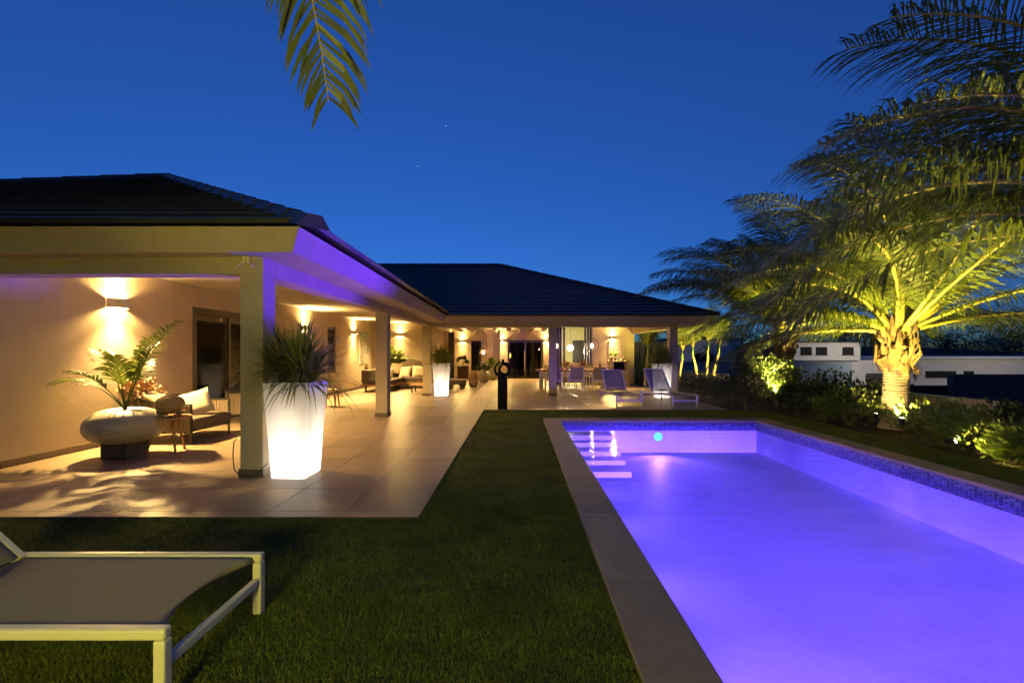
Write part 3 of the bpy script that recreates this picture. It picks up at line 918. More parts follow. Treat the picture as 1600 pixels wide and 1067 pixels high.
uplight((6.15, 7.3, 0.12), (7.0, 8.3, 3.2), UP * 1.1, 'spotlight at the bed edge shining up into the near palm crown', 100)
uplight((5.98, 10.7, 0.25), (7.2, 12.2, 2.8), UP * 1.4, 'spotlight star at the foot of the second stout palm', 82)
uplight((6.2, 4.9, 0.0), (6.7, 5.4, 3.2), UP * 2.6, 'spotlight below the palm whose fronds enter from the right', 130)
uplight((5.98, 6.3, 0.0), (6.9, 5.2, 0.45), UP * 0.05, 'added low spotlight at the bed edge shining along the shrubs', 110)  # added to brighten the bed shrubs
uplight((6.35, 15.9, 0.2), (6.4, 17.2, 2.2), UP * 0.22, 'spotlight at the slender palms behind the hedge', 110)
uplight((7.15, 15.9, 0.2), (7.1, 17.2, 2.2), UP * 0.22, 'second spotlight at the slender palms behind the hedge', 110)
uplight((-2.0, -1.2, 0.0), (-1.25, 1.9, 3.3), UP * 0.16, 'added low spotlight at the foot of the palm behind the camera', 80)  # added out of view to light the hanging frond
uplight((-1.1, -0.9, 1.0), (-1.0, 2.2, 0.85), 175, 'added post spotlight on the lawn below the palm behind the camera', 150, (1.0, 0.88, 0.09), 0.3)  # added out of view as yellow fill on the foreground

# ================================================================== FURNITURE
def rounded_rail(pts, w, h):
    """Square tube following points with mitred joints approximated by overlapping bars."""
    b = MB()
    for p, q in zip(pts[:-1], pts[1:]): b.bar(p, q, w, h)
    return b

def lounger(loc, rz, label, back=38, near=False):
    """Sun lounger; foot at -Y of its own frame (x across, y towards the head)."""
    t = thing('sun_lounger', label, 'sun lounger', loc, rz, group='sling sun loungers')
    W, Ln, H, s = 0.69, 1.98, 0.318, 0.045
    hinge = 1.22
    for sx in (-1, 1):
        x = sx * (W / 2 - s / 2)
        MB().box(x - s / 2, x + s / 2, 0, Ln, H - s, H).build('side_rail', 'white_metal', t, world=False, bevel=0.011)
        for y in (0, Ln - 0.16):
            MB().box(x - s / 2, x + s / 2, y, y + s, 0.004, H - s - 0.0005).build('leg', 'white_metal', t, world=False, bevel=0.008)
    for y in (0.004, Ln - 0.155):
        MB().box(-W / 2 + s + 0.001, W / 2 - s - 0.001, y, y + 0.032, 0.155, 0.195).build('stretcher', 'white_metal', t, world=False, bevel=0.006)
    # seat sling with a hanging hem at the foot
    b = MB(); n = 14; x0 = W / 2 - s - 0.001; vs = []
    rows = [0.03, 0.045, 0.09, 0.3, 0.6, 0.9, hinge]
    for j, y in enumerate(rows):
        for i in range(n + 1):
            u = i / n * 2 - 1
            sag = (1 - u * u)
            yy = y + (0.11 * sag if j < 3 else 0.0) * (1 - j / 3.0 if j < 3 else 0)
            z = H - 0.012 - 0.012 * sag - (0.028 if j == 0 else 0)
            vs.append((u * x0, yy, z))
    fs = [(j * (n + 1) + i, j * (n + 1) + i + 1, (j + 1) * (n + 1) + i + 1, (j + 1) * (n + 1) + i) for j in range(len(rows) - 1) for i in range(n)]
    o = b.add(vs, fs).build('seat_sling', 'sling', t, world=False, smooth=True)
    sd = o.modifiers.new('solid', 'SOLIDIFY'); sd.thickness = 0.006
    # backrest
    a = R(back); BL = 0.78; c, si = math.cos(a), math.sin(a)
    top = (hinge + BL * c, H - 0.01 + BL * si)
    for sx in (-1, 1):
        x = sx * (W / 2 - s - 0.016)
        MB().bar((x, hinge, H - 0.01), (x, top[0], top[1]), 0.028, 0.022).build('back_rail', 'white_metal', t, world=False)
        pr = MB().tube([(x * 0.92, hinge + 0.45 * c, H - 0.02 + 0.45 * si), (x * 0.92, hinge + 0.62, 0.14)], 0.008, 6)
        pr.build('prop', 'white_metal', t, world=False)
    xb = W / 2 - s - 0.02
    MB().bar((-xb, top[0], top[1]), (xb, top[0], top[1]), 0.028, 0.022).build('head_rail', 'white_metal', t, world=False)
    b = MB(); vs = []
    for j in range(7):
        r = BL * j / 6
        for i in range(9):
            u = i / 8 * 2 - 1; sg = 0.02 * (1 - u * u)
            vs.append((u * (xb - 0.016), hinge + r * c + sg * si, H - 0.005 + r * si - sg * c + 0.006))
    fs = [(j * 9 + i, j * 9 + i + 1, (j + 1) * 9 + i + 1, (j + 1) * 9 + i) for j in range(6) for i in range(8)]
    o = b.add(vs, fs).build('back_sling', 'sling', t, world=False, smooth=True)
    sd = o.modifiers.new('solid', 'SOLIDIFY'); sd.thickness = 0.006
    return t
lounger((-1.34, 2.065, -0.012), R(90), 'large white framed lounger in the lower left foreground on the lawn', 42)
lounger((2.78, 11.38, 0), R(3), 'far lounger with purple sheen standing left, before the dining chairs', 46)
lounger((4.12, 11.22, 0), R(10), 'far lounger before the glowing planter, right of the other', 50)

# ---------------- sculpture on its pedestal
t = thing('pedestal', 'slim black pedestal at the edge of the lawn', 'pedestal', (-0.385, 11.05, 0))
MB().box(-0.50, -0.27, 10.94, 11.16, 0.001, 0.752).build('shaft', 'black_paint', t, bevel=0.006)
MB().box(-0.508, -0.262, 10.932, 11.168, 0.753, 0.768).build('cap', 'black_paint', t, bevel=0.003)
t = thing('sculpture', 'black abstract sculpture of two entwined curved figures on the pedestal', 'sculpture', (-0.385, 11.05, 0.769))
def arc(c, r, a0, a1, rad, n=26, sq=1.0):
    pts = []; rr = []
    for k in range(n + 1):
        u = k / n; a = R(a0 + (a1 - a0) * u)
        pts.append((c[0] + r * math.cos(a) * sq, 11.05, c[1] + r * math.sin(a)))
        rr.append(rad(u))
    return pts, rr
p_, r_ = arc((-0.405, 0.965), 0.165, 78, 292, lambda u: 0.016 + 0.040 * u ** 1.3)
MB().tube(p_, r_, 12).build('outer_figure', 'black_paint', t, smooth=True)
p_, r_ = arc((-0.350, 0.955), 0.140, 118, -120, lambda u: 0.026 + 0.036 * math.sin(PI * min(1, u * 1.15)))
MB().tube(p_, r_, 12).build('inner_figure', 'black_paint', t, smooth=True)
p_, r_ = arc((-0.345, 0.94), 0.118, 112, 268, lambda u: 0.020 + 0.042 * u)
MB().tube(p_, r_, 12).build('inner_figure', 'black_paint', t, smooth=True)
p_, r_ = arc((-0.300, 0.955), 0.075, 60, -70, lambda u: 0.012 + 0.03 * math.sin(PI * u))
MB().tube(p_, r_, 10).build('folded_arm', 'black_paint', t, smooth=True)
MB().blob((-0.375, 11.05, 1.165), (0.033, 0.033, 0.040), 14, 10).build('head', 'black_paint', t, smooth=True)
MB().blob((-0.460, 11.05, 1.172), (0.034, 0.018, 0.014), 12, 8).build('hand_form', 'black_paint', t, smooth=True)
MB().lathe([(0.06, 0.77), (0.10, 0.775), (0.115, 0.82), (0.085, 0.87)], (-0.385, 11.05, 0), 16).build('base', 'black_paint', t, smooth=True)

# ---------------- bulbous planter
t = thing('bulbous_planter', 'squat round cream ceramic planter on a dark stone block by the wall', 'planter', (-5.16, 5.98, 0))
MB().box(-5.34, -4.99, 5.80, 6.16, 0.001, 0.20).build('stone_block', 'stone_dark', t, bevel=0.02)
prof = [(0.10, 0.185)] + [(0.435 * math.cos(R(a)) ** 0.62, 0.405 + 0.225 * math.sin(R(a))) for a in range(-78, 64, 9)] + [(0.20, 0.625), (0.17, 0.60)]
o = MB().lathe(prof, (-5.16, 5.98, 0), 40).build('pot', 'ceramic', t, smooth=True)
MB().lathe([(0.01, 0.60), (0.19, 0.601)], (-5.16, 5.98, 0), 20).build('soil', 'soil', t)

# ---------------- round side table with woven ball
t = thing('side_table', 'round three legged wooden side table beside the cream planter', 'table', (-4.78, 6.22, 0))
MB().lathe([(0.255, 0.465), (0.268, 0.472), (0.268, 0.486), (0.262, 0.492)], (-4.78, 6.22, 0), 36).build('table_top', 'teak', t)
for a in (205, 325, 80):
    MB().tube([(-4.78 + 0.13 * math.cos(R(a)), 6.22 + 0.13 * math.sin(R(a)), 0.466), (-4.78 + 0.245 * math.cos(R(a)), 6.22 + 0.245 * math.sin(R(a)), 0.002)], [0.02, 0.015], 10).build('leg', 'teak', t, smooth=True)
rng = random.Random(3)
b = MB()
for k in range(70):
    a = rng.uniform(0, 2 * PI); r = rng.uniform(0.12, 0.20); z = rng.uniform(0.50, 0.56); s_ = rng.uniform(0.3, 0.8)
    b.tube([(-4.76 + r * math.cos(a + s_ * u), 6.22 + r * math.sin(a + s_ * u), z + rng.uniform(-0.004, 0.02)) for u in (0, 0.35, 0.7, 1)], 0.004, 4)
tag(b.build('twig_wreath', 'twig'), 'grey twig wreath on the round side table', 'wreath')
b = MB().blob((-4.76, 6.22, 0.655), (0.165, 0.165, 0.125), 28, 16, 0.02, rng)
t = thing('woven_ball', 'straw woven ball resting on the twig wreath', 'ball', (-4.76, 6.22, 0.535))
b.build('core', 'straw', t, smooth=True)
b = MB()
for k in range(60):
    ax = Vector((rng.gauss(0, 1), rng.gauss(0, 1), rng.gauss(0, 1))).normalized()
    u = ax.orthogonal().normalized(); v = ax.cross(u); a0 = rng.uniform(0, 6)
    pts = []
    for i in range(9):
        q = (u * math.cos(a0 + i * 0.35) + v * math.sin(a0 + i * 0.35)) * 1.012
        pts.append((-4.76 + q.x * 0.167, 6.22 + q.y * 0.167, 0.655 + q.z * 0.127))
    b.tube(pts, 0.0035, 4)
b.build('strands', 'straw', t)

# ---------------- armchairs with rope sides, facing +X
def armchair(loc, label):
    """Own frame: back at -X, front at +X, y across."""
    t = thing('rope_armchair', label, 'armchair', loc, group='rope sided armchairs along the wall')
    D, W, H = 0.76, 0.90, 0.60
    for y in (0.012, W - 0.012):
        for x in (0.012, D - 0.012):
            MB().box(x - 0.012, x + 0.012, y - 0.012, y + 0.012, 0.001, H).build('leg', 'black_metal', t, world=False)
        MB().box(0.025, D - 0.025, y - 0.012, y + 0.012, H - 0.024, H - 0.001).build('arm_rail', 'black_metal', t, world=False)
        MB().box(0.025, D - 0.025, y - 0.010, y + 0.010, 0.16, 0.18).build('lower_rail', 'black_metal', t, world=False)
        b = MB()
        for k in range(30):
            x = 0.035 + (D - 0.07) * k / 29
            b.tube([(x, y + 0.003 * (-1) ** k, 0.185), (x, y + 0.003 * (-1) ** k, H - 0.03)], 0.0115, 5, cap=False)
        b.build('rope_panel', 'rope', t, world=False, smooth=True)
    b = MB()
    for k in range(36):
        y = 0.035 + (W - 0.07) * k / 35
        b.tube([(0.0, y, 0.185), (-0.05, y, H + 0.06)], 0.0115, 5, cap=False)
    b.build('rope_back', 'rope', t, world=False, smooth=True)
    MB().bar((-0.05, 0.0, H + 0.07), (-0.05, W, H + 0.07), 0.024, 0.024).build('back_rail', 'black_metal', t, world=False)
    MB().box(0.03, D + 0.03, 0.03, W - 0.03, 0.19, 0.23).build('seat_board', 'black_metal', t, world=False)
    MB().box(0.03, D + 0.05, 0.035, W - 0.035, 0.231, 0.385).build('seat_cushion', 'cushion', t, world=False, bevel=0.03)
    return t
armchair((-5.60, 6.74, 0), 'rope sided armchair with cream pillow behind the round side table')
armchair((-5.60, 8.75, 0), 'rope sided armchair mostly hidden behind the corner column')
def pillow(label, c, size, mtx, m):
    o = MB().pillow(c, size, mtx, 9).build('pillow', m, smooth=True)
    return tag(o, label, 'pillow')
pillow('taupe pillow lying on the armchair back near the dried bouquet', (-5.50, 7.02, 0.62), (0.50, 0.46, 0.17), rot('Z', 15) @ rot('Y', 22), 'pillow_grey')
pillow('cream pillow propped in the corner of the near armchair', (-5.12, 7.22, 0.56), (0.44, 0.44, 0.16), rot('Z', 25) @ rot('X', 60) @ rot('Z', 20), 'pillow')

# ---------------- cable at the corner column
pts = [(-3.05, 4.93, 0.42), (-3.075, 4.92, 0.40), (-3.08, 4.91, 0.25), (-3.06, 4.90, 0.10), (-2.99, 4.89, 0.035), (-2.88, 4.88, 0.03), (-2.79, 4.87, 0.07), (-2.72, 4.93, 0.16)]
sm = []
for i in range(len(pts) - 1):
    for u in (0, 0.5): sm.append(tuple(pts[i][k] * (1 - u) + pts[i + 1][k] * u for k in range(3)))
sm.append(pts[-1])
tag(MB().tube(sm, 0.006, 6).build('cable', 'cable', smooth=True), 'black cable looping at the foot of the corner column', 'cable')

# ---------------- wooden stool
t = thing('wooden_stool', 'small reddish wooden stool standing along the long wall', 'stool', (-4.85, 11.75, 0))
MB().box(-5.04, -4.66, 11.6, 11.9, 0.40, 0.43).build('seat', 'teak', t, bevel=0.008)
for sx in (-1, 1):
    for sy in (-1, 1):
        MB().bar((-4.85 + sx * 0.13, 11.75 + sy * 0.1, 0.399), (-4.85 + sx * 0.18, 11.75 + sy * 0.13, 0.001), 0.035, 0.035).build('leg', 'teak', t)
    MB().bar((-4.85 + sx * 0.155, 11.63, 0.2), (-4.85 + sx * 0.155, 11.87, 0.2), 0.025, 0.025).build('stretcher', 'teak', t)

# ---------------- paintings
t = thing('painting', 'blue and ochre figure painting on the long wall', 'painting', (-6.05, 17.95, 1.54))
MB().box(-6.079, -6.045, 17.4, 18.5, 0.92, 2.17).build('canvas', 'canvas_blue', t)
MB().box(-6.078, -6.05, 17.385, 17.399, 0.91, 2.18).build('frame', 'white_metal', t)
t = thing('painting', 'pale brown abstract painting above the barbecue block', 'painting', (4.12, 19.22, 1.5))
MB().box(3.82, 4.42, 19.215, 19.248, 1.10, 1.88).build('canvas', 'canvas_pale', t)

# ---------------- corner sofa
t = thing('corner_sofa', 'long taupe corner sofa on a teak base between the columns', 'sofa', (-4.6, 17.2, 0))
for x0, x1, y0, y1 in ((-5.55, -2.7, 17.5, 18.5), (-5.55, -4.42, 15.95, 17.48)):
    MB().box(x0, x1, y0, y1, 0.20, 0.25).build('base', 'teak', t, bevel=0.006)
for x, y in ((-5.4, 16.1), (-4.55, 16.1), (-4.55, 17.4), (-3.6, 17.6), (-2.85, 17.6), (-2.85, 18.4), (-5.4, 18.4)):
    MB().box(x - 0.03, x + 0.03, y - 0.03, y + 0.03, 0.001, 0.199).build('leg', 'nb_grey', t)
for x0, x1, y0, y1 in ((-5.5, -4.45, 16.0, 16.95), (-5.5, -4.45, 16.97, 17.7), (-4.43, -3.6, 17.5, 18.2), (-3.58, -2.75, 17.5, 18.2)):
    MB().box(x0, x1, y0, y1, 0.251, 0.42).build('seat_cushion', 'cushion', t, bevel=0.035)
for x0, x1 in ((-5.3, -4.4), (-4.38, -3.6), (-3.58, -2.75)):
    MB().box(x0, x1, 18.22, 18.48, 0.30, 0.78).build('back_cushion', 'cushion', t, bevel=0.05)
for y0, y1 in ((16.0, 17.0), (17.02, 18.2)):
    MB().box(-5.54, -5.28, y0, y1, 0.30, 0.76).build('back_cushion', 'cushion', t, bevel=0.05)
pz = 0.60
pillow('cream sofa pillow nearest the second column', (-5.02, 16.75, pz), (0.46, 0.46, 0.17), rot('Z', -30) @ rot('X', 70), 'pillow')
pillow('grey green sofa pillow, second from the second column', (-4.95, 17.35, pz), (0.46, 0.46, 0.17), rot('Z', -25) @ rot('X', 68), 'pillow_grey')
pillow('cream sofa pillow in the middle of the row', (-4.45, 17.95, pz + 0.02), (0.48, 0.46, 0.18), rot('Z', -12) @ rot('X', 68), 'pillow')
pillow('wide cream sofa pillow nearest the third column', (-3.92, 18.0, pz + 0.03), (0.55, 0.48, 0.19), rot('Z', 6) @ rot('X', 66), 'pillow')
pillow('taupe sofa pillow at the back beneath the leafy plant', (-4.85, 18.1, pz + 0.14), (0.5, 0.46, 0.18), rot('Z', -10) @ rot('X', 64), 'pillow_grey')
t = thing('coffee_table', 'low teak coffee table half hidden by the third column', 'table', (-3.25, 15.75, 0))
MB().box(-3.7, -2.8, 15.4, 16.1, 0.25, 0.29).build('table_top', 'teak', t, bevel=0.005)
for sx in (-3.62, -2.88):
    for sy in (15.48, 16.02): MB().box(sx - 0.02, sx + 0.02, sy - 0.02, sy + 0.02, 0.001, 0.249).build('leg', 'black_metal', t)
t = thing('ottoman', 'low taupe ottoman on grey feet right of the second glowing planter', 'ottoman', (-2.35, 17.2, 0))
MB().box(-2.66, -2.02, 16.9, 17.6, 0.19, 0.36).build('cushion', 'cushion', t, bevel=0.03)
for sx in (-2.58, -2.12):
    MB().box(sx - 0.06, sx + 0.06, 17.0, 17.1, 0.001, 0.189).build('foot', 'nb_grey', t)
    MB().box(sx - 0.06, sx + 0.06, 17.4, 17.5, 0.001, 0.189).build('foot', 'nb_grey', t)

# ---------------- far corner ornaments
t = thing('wooden_cabinet', 'dark reddish wooden cabinet by the orange wall', 'cabinet', (-2.84, 23.4, 0))
MB().box(-3.12, -2.56, 23.2, 23.6, 0.05, 0.72).build('body', 'dark_wood', t, bevel=0.006)
MB().box(-3.08, -2.85, 23.185, 23.199, 0.09, 0.68).build('door', 'dark_wood', t, bevel=0.004)
MB().box(-2.83, -2.60, 23.185, 23.199, 0.09, 0.68).build('door', 'dark_wood', t, bevel=0.004)
for sx in (-3.08, -2.6): MB().box(sx - 0.02, sx + 0.02, 23.24, 23.56, 0.001, 0.049).build('foot', 'dark_wood', t)
tag(MB().blob((-2.22, 18.0, 0.17), (0.17, 0.17, 0.16), 20, 12, 0.01, rng).build('stone_ball', 'straw', smooth=True), 'beige ball on the floor right of the ottoman', 'ball')
tag(MB().blob((-1.86, 18.5, 0.10), (0.20, 0.14, 0.09), 16, 8, 0.12, rng).build('shell_ornament', 'white_flower', smooth=True), 'white shell shaped ornament on the floor behind the carved lantern', 'ornament')
t = thing('carved_lantern', 'openwork carved wooden lantern standing on the terrace', 'lantern', (-1.79, 18.1, 0))
for k in range(18):
    a = 2 * PI * k / 18
    pts = [(-1.79 + r * math.cos(a + tw), 18.1 + r * math.sin(a + tw), z) for r, z, tw in ((0.12, 0.03, 0), (0.17, 0.15, 0.15), (0.185, 0.32, 0.0), (0.17, 0.47, -0.15), (0.11, 0.59, 0))]
    MB().tube(pts, 0.017, 6).build('stave', 'teak', t, smooth=True)
for z, r in ((0.02, 0.13), (0.2, 0.18), (0.42, 0.18), (0.60, 0.12)):
    MB().tube([(-1.79 + r * math.cos(2 * PI * k / 24), 18.1 + r * math.sin(2 * PI * k / 24), z) for k in range(25)], 0.018, 6, cap=False).build('hoop', 'teak', t, smooth=True)
def round_pot(loc, r, h, label):
    t = thing('round_planter', label, 'planter', loc)
    prof = [(r * 0.55, 0.002)] + [(r * (0.62 + 0.38 * math.sin(PI * u) ** 0.8), h * (0.05 + 0.9 * u)) for u in [i / 12 for i in range(1, 12)]] + [(r * 0.66, h), (r * 0.55, h * 0.97), (0.01, h * 0.94)]
    MB().lathe(prof, loc, 28).build('pot', 'ceramic', t, smooth=True)
    return t
round_pot((-1.62, 21.2, 0), 0.27, 0.50, 'round cream planter with succulents behind the carved lantern')
round_pot((-1.30, 23.2, 0), 0.29, 0.56, 'round cream planter in the far corner behind the sculpture')

# ---------------- dining set
t = thing('dining_table', 'long teak dining table behind the middle column', 'table', (2.0, 17.1, 0))
for k in range(5):
    y = 16.62 + k * 0.195
    MB().box(0.66, 3.4, y, y + 0.19, 0.70, 0.75).build('plank', 'teak', t, bevel=0.004)
for x in (0.85, 3.2):
    MB().box(x - 0.05, x + 0.05, 16.72, 16.82, 0.001, 0.699).build('leg', 'white_metal', t)
    MB().box(x - 0.05, x + 0.05, 17.40, 17.50, 0.001, 0.699).build('leg', 'white_metal', t)
    MB().box(x - 0.04, x + 0.04, 16.821, 17.399, 0.62, 0.698).build('apron', 'white_metal', t)
def dining_chair(loc, rz, label):
    t = thing('dining_chair', label, 'chair', loc, rz, group='sling dining chairs')
    w, d = 0.56, 0.54        # faces +Y, back at -Y
    for sx in (-1, 1):
        x = sx * (w / 2 - 0.015)
        MB().bar((x, -0.04, 0.001), (x, 0.0, 0.64), 0.028, 0.028).build('leg', 'white_metal', t, world=False)
        MB().bar((x, d, 0.001), (x, d - 0.03, 0.64), 0.028, 0.028).build('leg', 'white_metal', t, world=False)
        MB().bar((x, -0.03, 0.65), (x, d, 0.65), 0.045, 0.022).build('armrest', 'white_metal', t, world=False)
        MB().bar((sx * 0.22, 0.05, 0.42), (sx * 0.22, -0.05, 0.87), 0.024, 0.024).build('back_post', 'white_metal', t, world=False)
    MB().bar((-w / 2, 0.0, 0.41), (w / 2, 0.0, 0.41), 0.025, 0.03).build('back_rail', 'white_metal', t, world=False)
    MB().obox((0, 0.27, 0.435), (0.46, 0.46, 0.025), I3).build('seat', 'sling', t, world=False, bevel=0.006)
    MB().obox((0, -0.012, 0.66), (0.45, 0.014, 0.42), rot('X', 12)).build('backrest', 'sling', t, world=False, bevel=0.004)
    return t
dining_chair((1.22, 15.75, 0), 0, 'grey sling dining chair half hidden behind the middle column')
dining_chair((2.02, 15.75, 0), 0, 'grey sling dining chair in the middle of the near row')
dining_chair((2.82, 15.75, 0), 0, 'grey sling dining chair beside the far left lounger backrest')
dining_chair((1.22, 18.4, 0), PI, 'dining chair on the far side of the table nearest the middle column')
dining_chair((2.02, 18.4, 0), PI, 'dining chair in the middle of the far side of the table')
dining_chair((2.82, 18.4, 0), PI, 'dining chair on the far side of the table nearest the barbecue')
def vase(loc, label, n=90, r=0.19, m='flower'):
    t = thing('flower_vase', label, 'vase', loc)
    x, y, z = loc
    MB().lathe([(0.05, 0.001), (0.075, 0.06), (0.05, 0.14), (0.055, 0.16)], loc, 16).build('vase', 'ceramic', t, smooth=True)
    rg = random.Random(int(x * 100)); b = MB()
    for k in range(n):
        a = rg.uniform(0, 2 * PI); e = rg.uniform(0.1, 1.45)
        d_ = Vector((math.cos(a) * math.cos(e), math.sin(a) * math.cos(e), math.sin(e)))
        p0 = Vector((x, y, z + 0.15)); L_ = r * rg.uniform(0.6, 1.15)
        s_ = d_.orthogonal().normalized() * 0.02; q = p0 + d_ * L_ * 0.55; e_ = p0 + d_ * L_
        b.add([p0, q - s_, e_, q + s_], [(0, 1, 2, 3)])
        u = d_.cross(s_).normalized() * 0.018
        b.add([p0, q - u, e_, q + u], [(0, 1, 2, 3)])
    b.build('flowers', m, t)
vase((1.82, 17.1, 0.751), 'left vase of yellow dried flowers on the dining table')
vase((2.40, 17.0, 0.751), 'right vase of yellow dried flowers on the dining table')
t = thing('wine_bottle', 'dark wine bottle on the right of the dining table', 'bottle', (3.02, 16.85, 0.751))
MB().lathe([(0.036, 0.001), (0.037, 0.18), (0.014, 0.24), (0.014, 0.30)], (3.02, 16.85, 0.751), 14).build('bottle_body', 'dark_wood', t, smooth=True)
t = thing('teak_tray', 'small teak tray on the left of the dining table', 'tray', (1.45, 17.0, 0.751))
MB().box(1.25, 1.7, 16.85, 17.15, 0.752, 0.79).build('board', 'teak', t, bevel=0.006)

# ---------------- barbecue block
t = thing('barbecue_block', 'beige masonry barbecue block with dark niche against the wall', 'barbecue', (4.17, 19.0, 0))
b = MB(); b.box(3.77, 3.9, 18.65, 19.22, 0.001, 1.0); b.box(4.44, 4.57, 18.65, 19.22, 0.001, 1.0); b.box(3.901, 4.439, 18.65, 19.22, 0.001, 0.66)
b.box(3.901, 4.439, 19.1, 19.22, 0.661, 1.0)
b.build('masonry', 'bbq', t)
MB().box(3.72, 4.6, 18.6, 19.22, 1.001, 1.06).build('slab', 'bbq', t, bevel=0.006)
MB().box(3.902, 4.438, 19.08, 19.099, 0.662, 0.999).build('firebox', 'niche', t)
for k in range(7):
    MB().tube([(3.93 + k * 0.08, 18.7, 0.74), (3.93 + k * 0.08, 19.06, 0.74)], 0.008, 5).build('grill_bar', 'black_metal', t)
def topiary(loc, label, r):
    t = thing('potted_topiary', label, 'potted plant', loc)
    x, y, z = loc
    MB().lathe([(0.04, 0.001), (0.055, 0.08), (0.05, 0.085)], loc, 12).build('pot', 'stone_dark', t)
    MB().tube([(x, y, z + 0.08), (x, y, z + 0.2)], 0.008, 5).build('stem', 'twig', t)
    rg = random.Random(int(x * 77)); b = MB()
    for k in range(160):
        d_ = Vector((rg.gauss(0, 1), rg.gauss(0, 1), rg.gauss(0, 1))).normalized() * r * rg.uniform(0.6, 1.1)
        u = d_.orthogonal().normalized() * 0.016; v = d_.cross(u).normalized() * 0.022; c = Vector((x, y, z + 0.24)) + d_
        b.add([c - u, c - v, c + u, c + v], [(0, 1, 2, 3)])
    b.build('foliage', 'lime', t)
topiary((3.86, 18.85, 1.061), 'left little green topiary on the barbecue slab', 0.085)
topiary((4.04, 18.9, 1.061), 'right little green topiary on the barbecue slab', 0.08)
t = thing('driftwood', 'small brown driftwood ornament on the barbecue slab', 'ornament', (4.32, 18.9, 1.061))
b = MB(); b.tube([(4.2, 18.9, 1.07), (4.32, 18.9, 1.13), (4.45, 18.92, 1.21)], [0.03, 0.022, 0.012], 7); b.tube([(4.24, 18.9, 1.08), (4.4, 18.88, 1.08), (4.46, 18.9, 1.12)], [0.025, 0.02, 0.012], 7)
b.build('branches', 'twig', t, smooth=True)

# ================================================================== PLANTS
def frond(rg, L, az, el, droop, leaf, npairs, lw, wind=(-0.25, 0.0, 0.0), vee=0.35, base_r=0.022, hang=0.55, start=0.14):
    """Feather frond from the origin: returns (rachis builder, leaflet builder)."""
    ra, lf = MB(), MB()
    d = Vector((math.cos(az) * math.cos(el), math.sin(az) * math.cos(el), math.sin(el)))
    N_ = 16; ds = L / N_; p = Vector((0, 0, 0)); pts = [p.copy()]; dirs = [d.copy()]
    for i in range(N_):
        s = i / N_
        d = (d + Vector((wind[0], wind[1], -droop)) * ds * (0.35 + 1.3 * s)).normalized()
        p = p + d * ds; pts.append(p.copy()); dirs.append(d.copy())
    ra.tube(pts, [base_r * (1 - 0.88 * (i / N_) ** 0.8) for i in range(N_ + 1)], 5)
    for k in range(npairs):
        s = start + (1 - start) * (k + rg.uniform(-0.3, 0.3)) / npairs
        s = min(max(s, 0.02), 0.995); f = s * N_; i = int(f); u = f - i
        c = pts[i].lerp(pts[i + 1], u); t = dirs[i].lerp(dirs[i + 1], u).normalized()
        side = t.cross(Vector((0, 0, 1)))
        if side.length < 0.1: side = Vector((1, 0, 0))
        side.normalize(); nn = side.cross(t).normalized()
        ln = leaf * (max(0.05, math.sin(PI * (0.12 + 0.82 * s))) ** 0.7) * rg.uniform(0.85, 1.1)
        fwd = 0.45 + 0.5 * s + rg.uniform(-0.08, 0.08)
        for sg in (-1, 1):
            dd = (side * sg + t * (fwd + rg.uniform(-0.2, 0.2)) + nn * (vee + rg.uniform(-0.18, 0.18)) + Vector((wind[0], wind[1], 0)) * 0.5).normalized()
            m1 = c + dd * ln * 0.45
            d2 = (dd + Vector((wind[0] * 0.6, wind[1] * 0.6, -hang * rg.uniform(0.7, 1.3)))).normalized()
            m2 = m1 + d2 * ln * 0.33
            d3 = (d2 + Vector((0, 0, -hang * rg.uniform(0.5, 1.2)))).normalized()
            tip = m2 + d3 * ln * 0.22
            w = (t - dd * t.dot(dd)).normalized() * lw * 0.5
            lf.add([c - w * 0.5, c + w * 0.5, m1 - w, m1 + w, m2 - w * 0.75, m2 + w * 0.75, tip], [(0, 1, 3, 2), (2, 3, 5, 4), (4, 5, 6)])
    return ra, lf

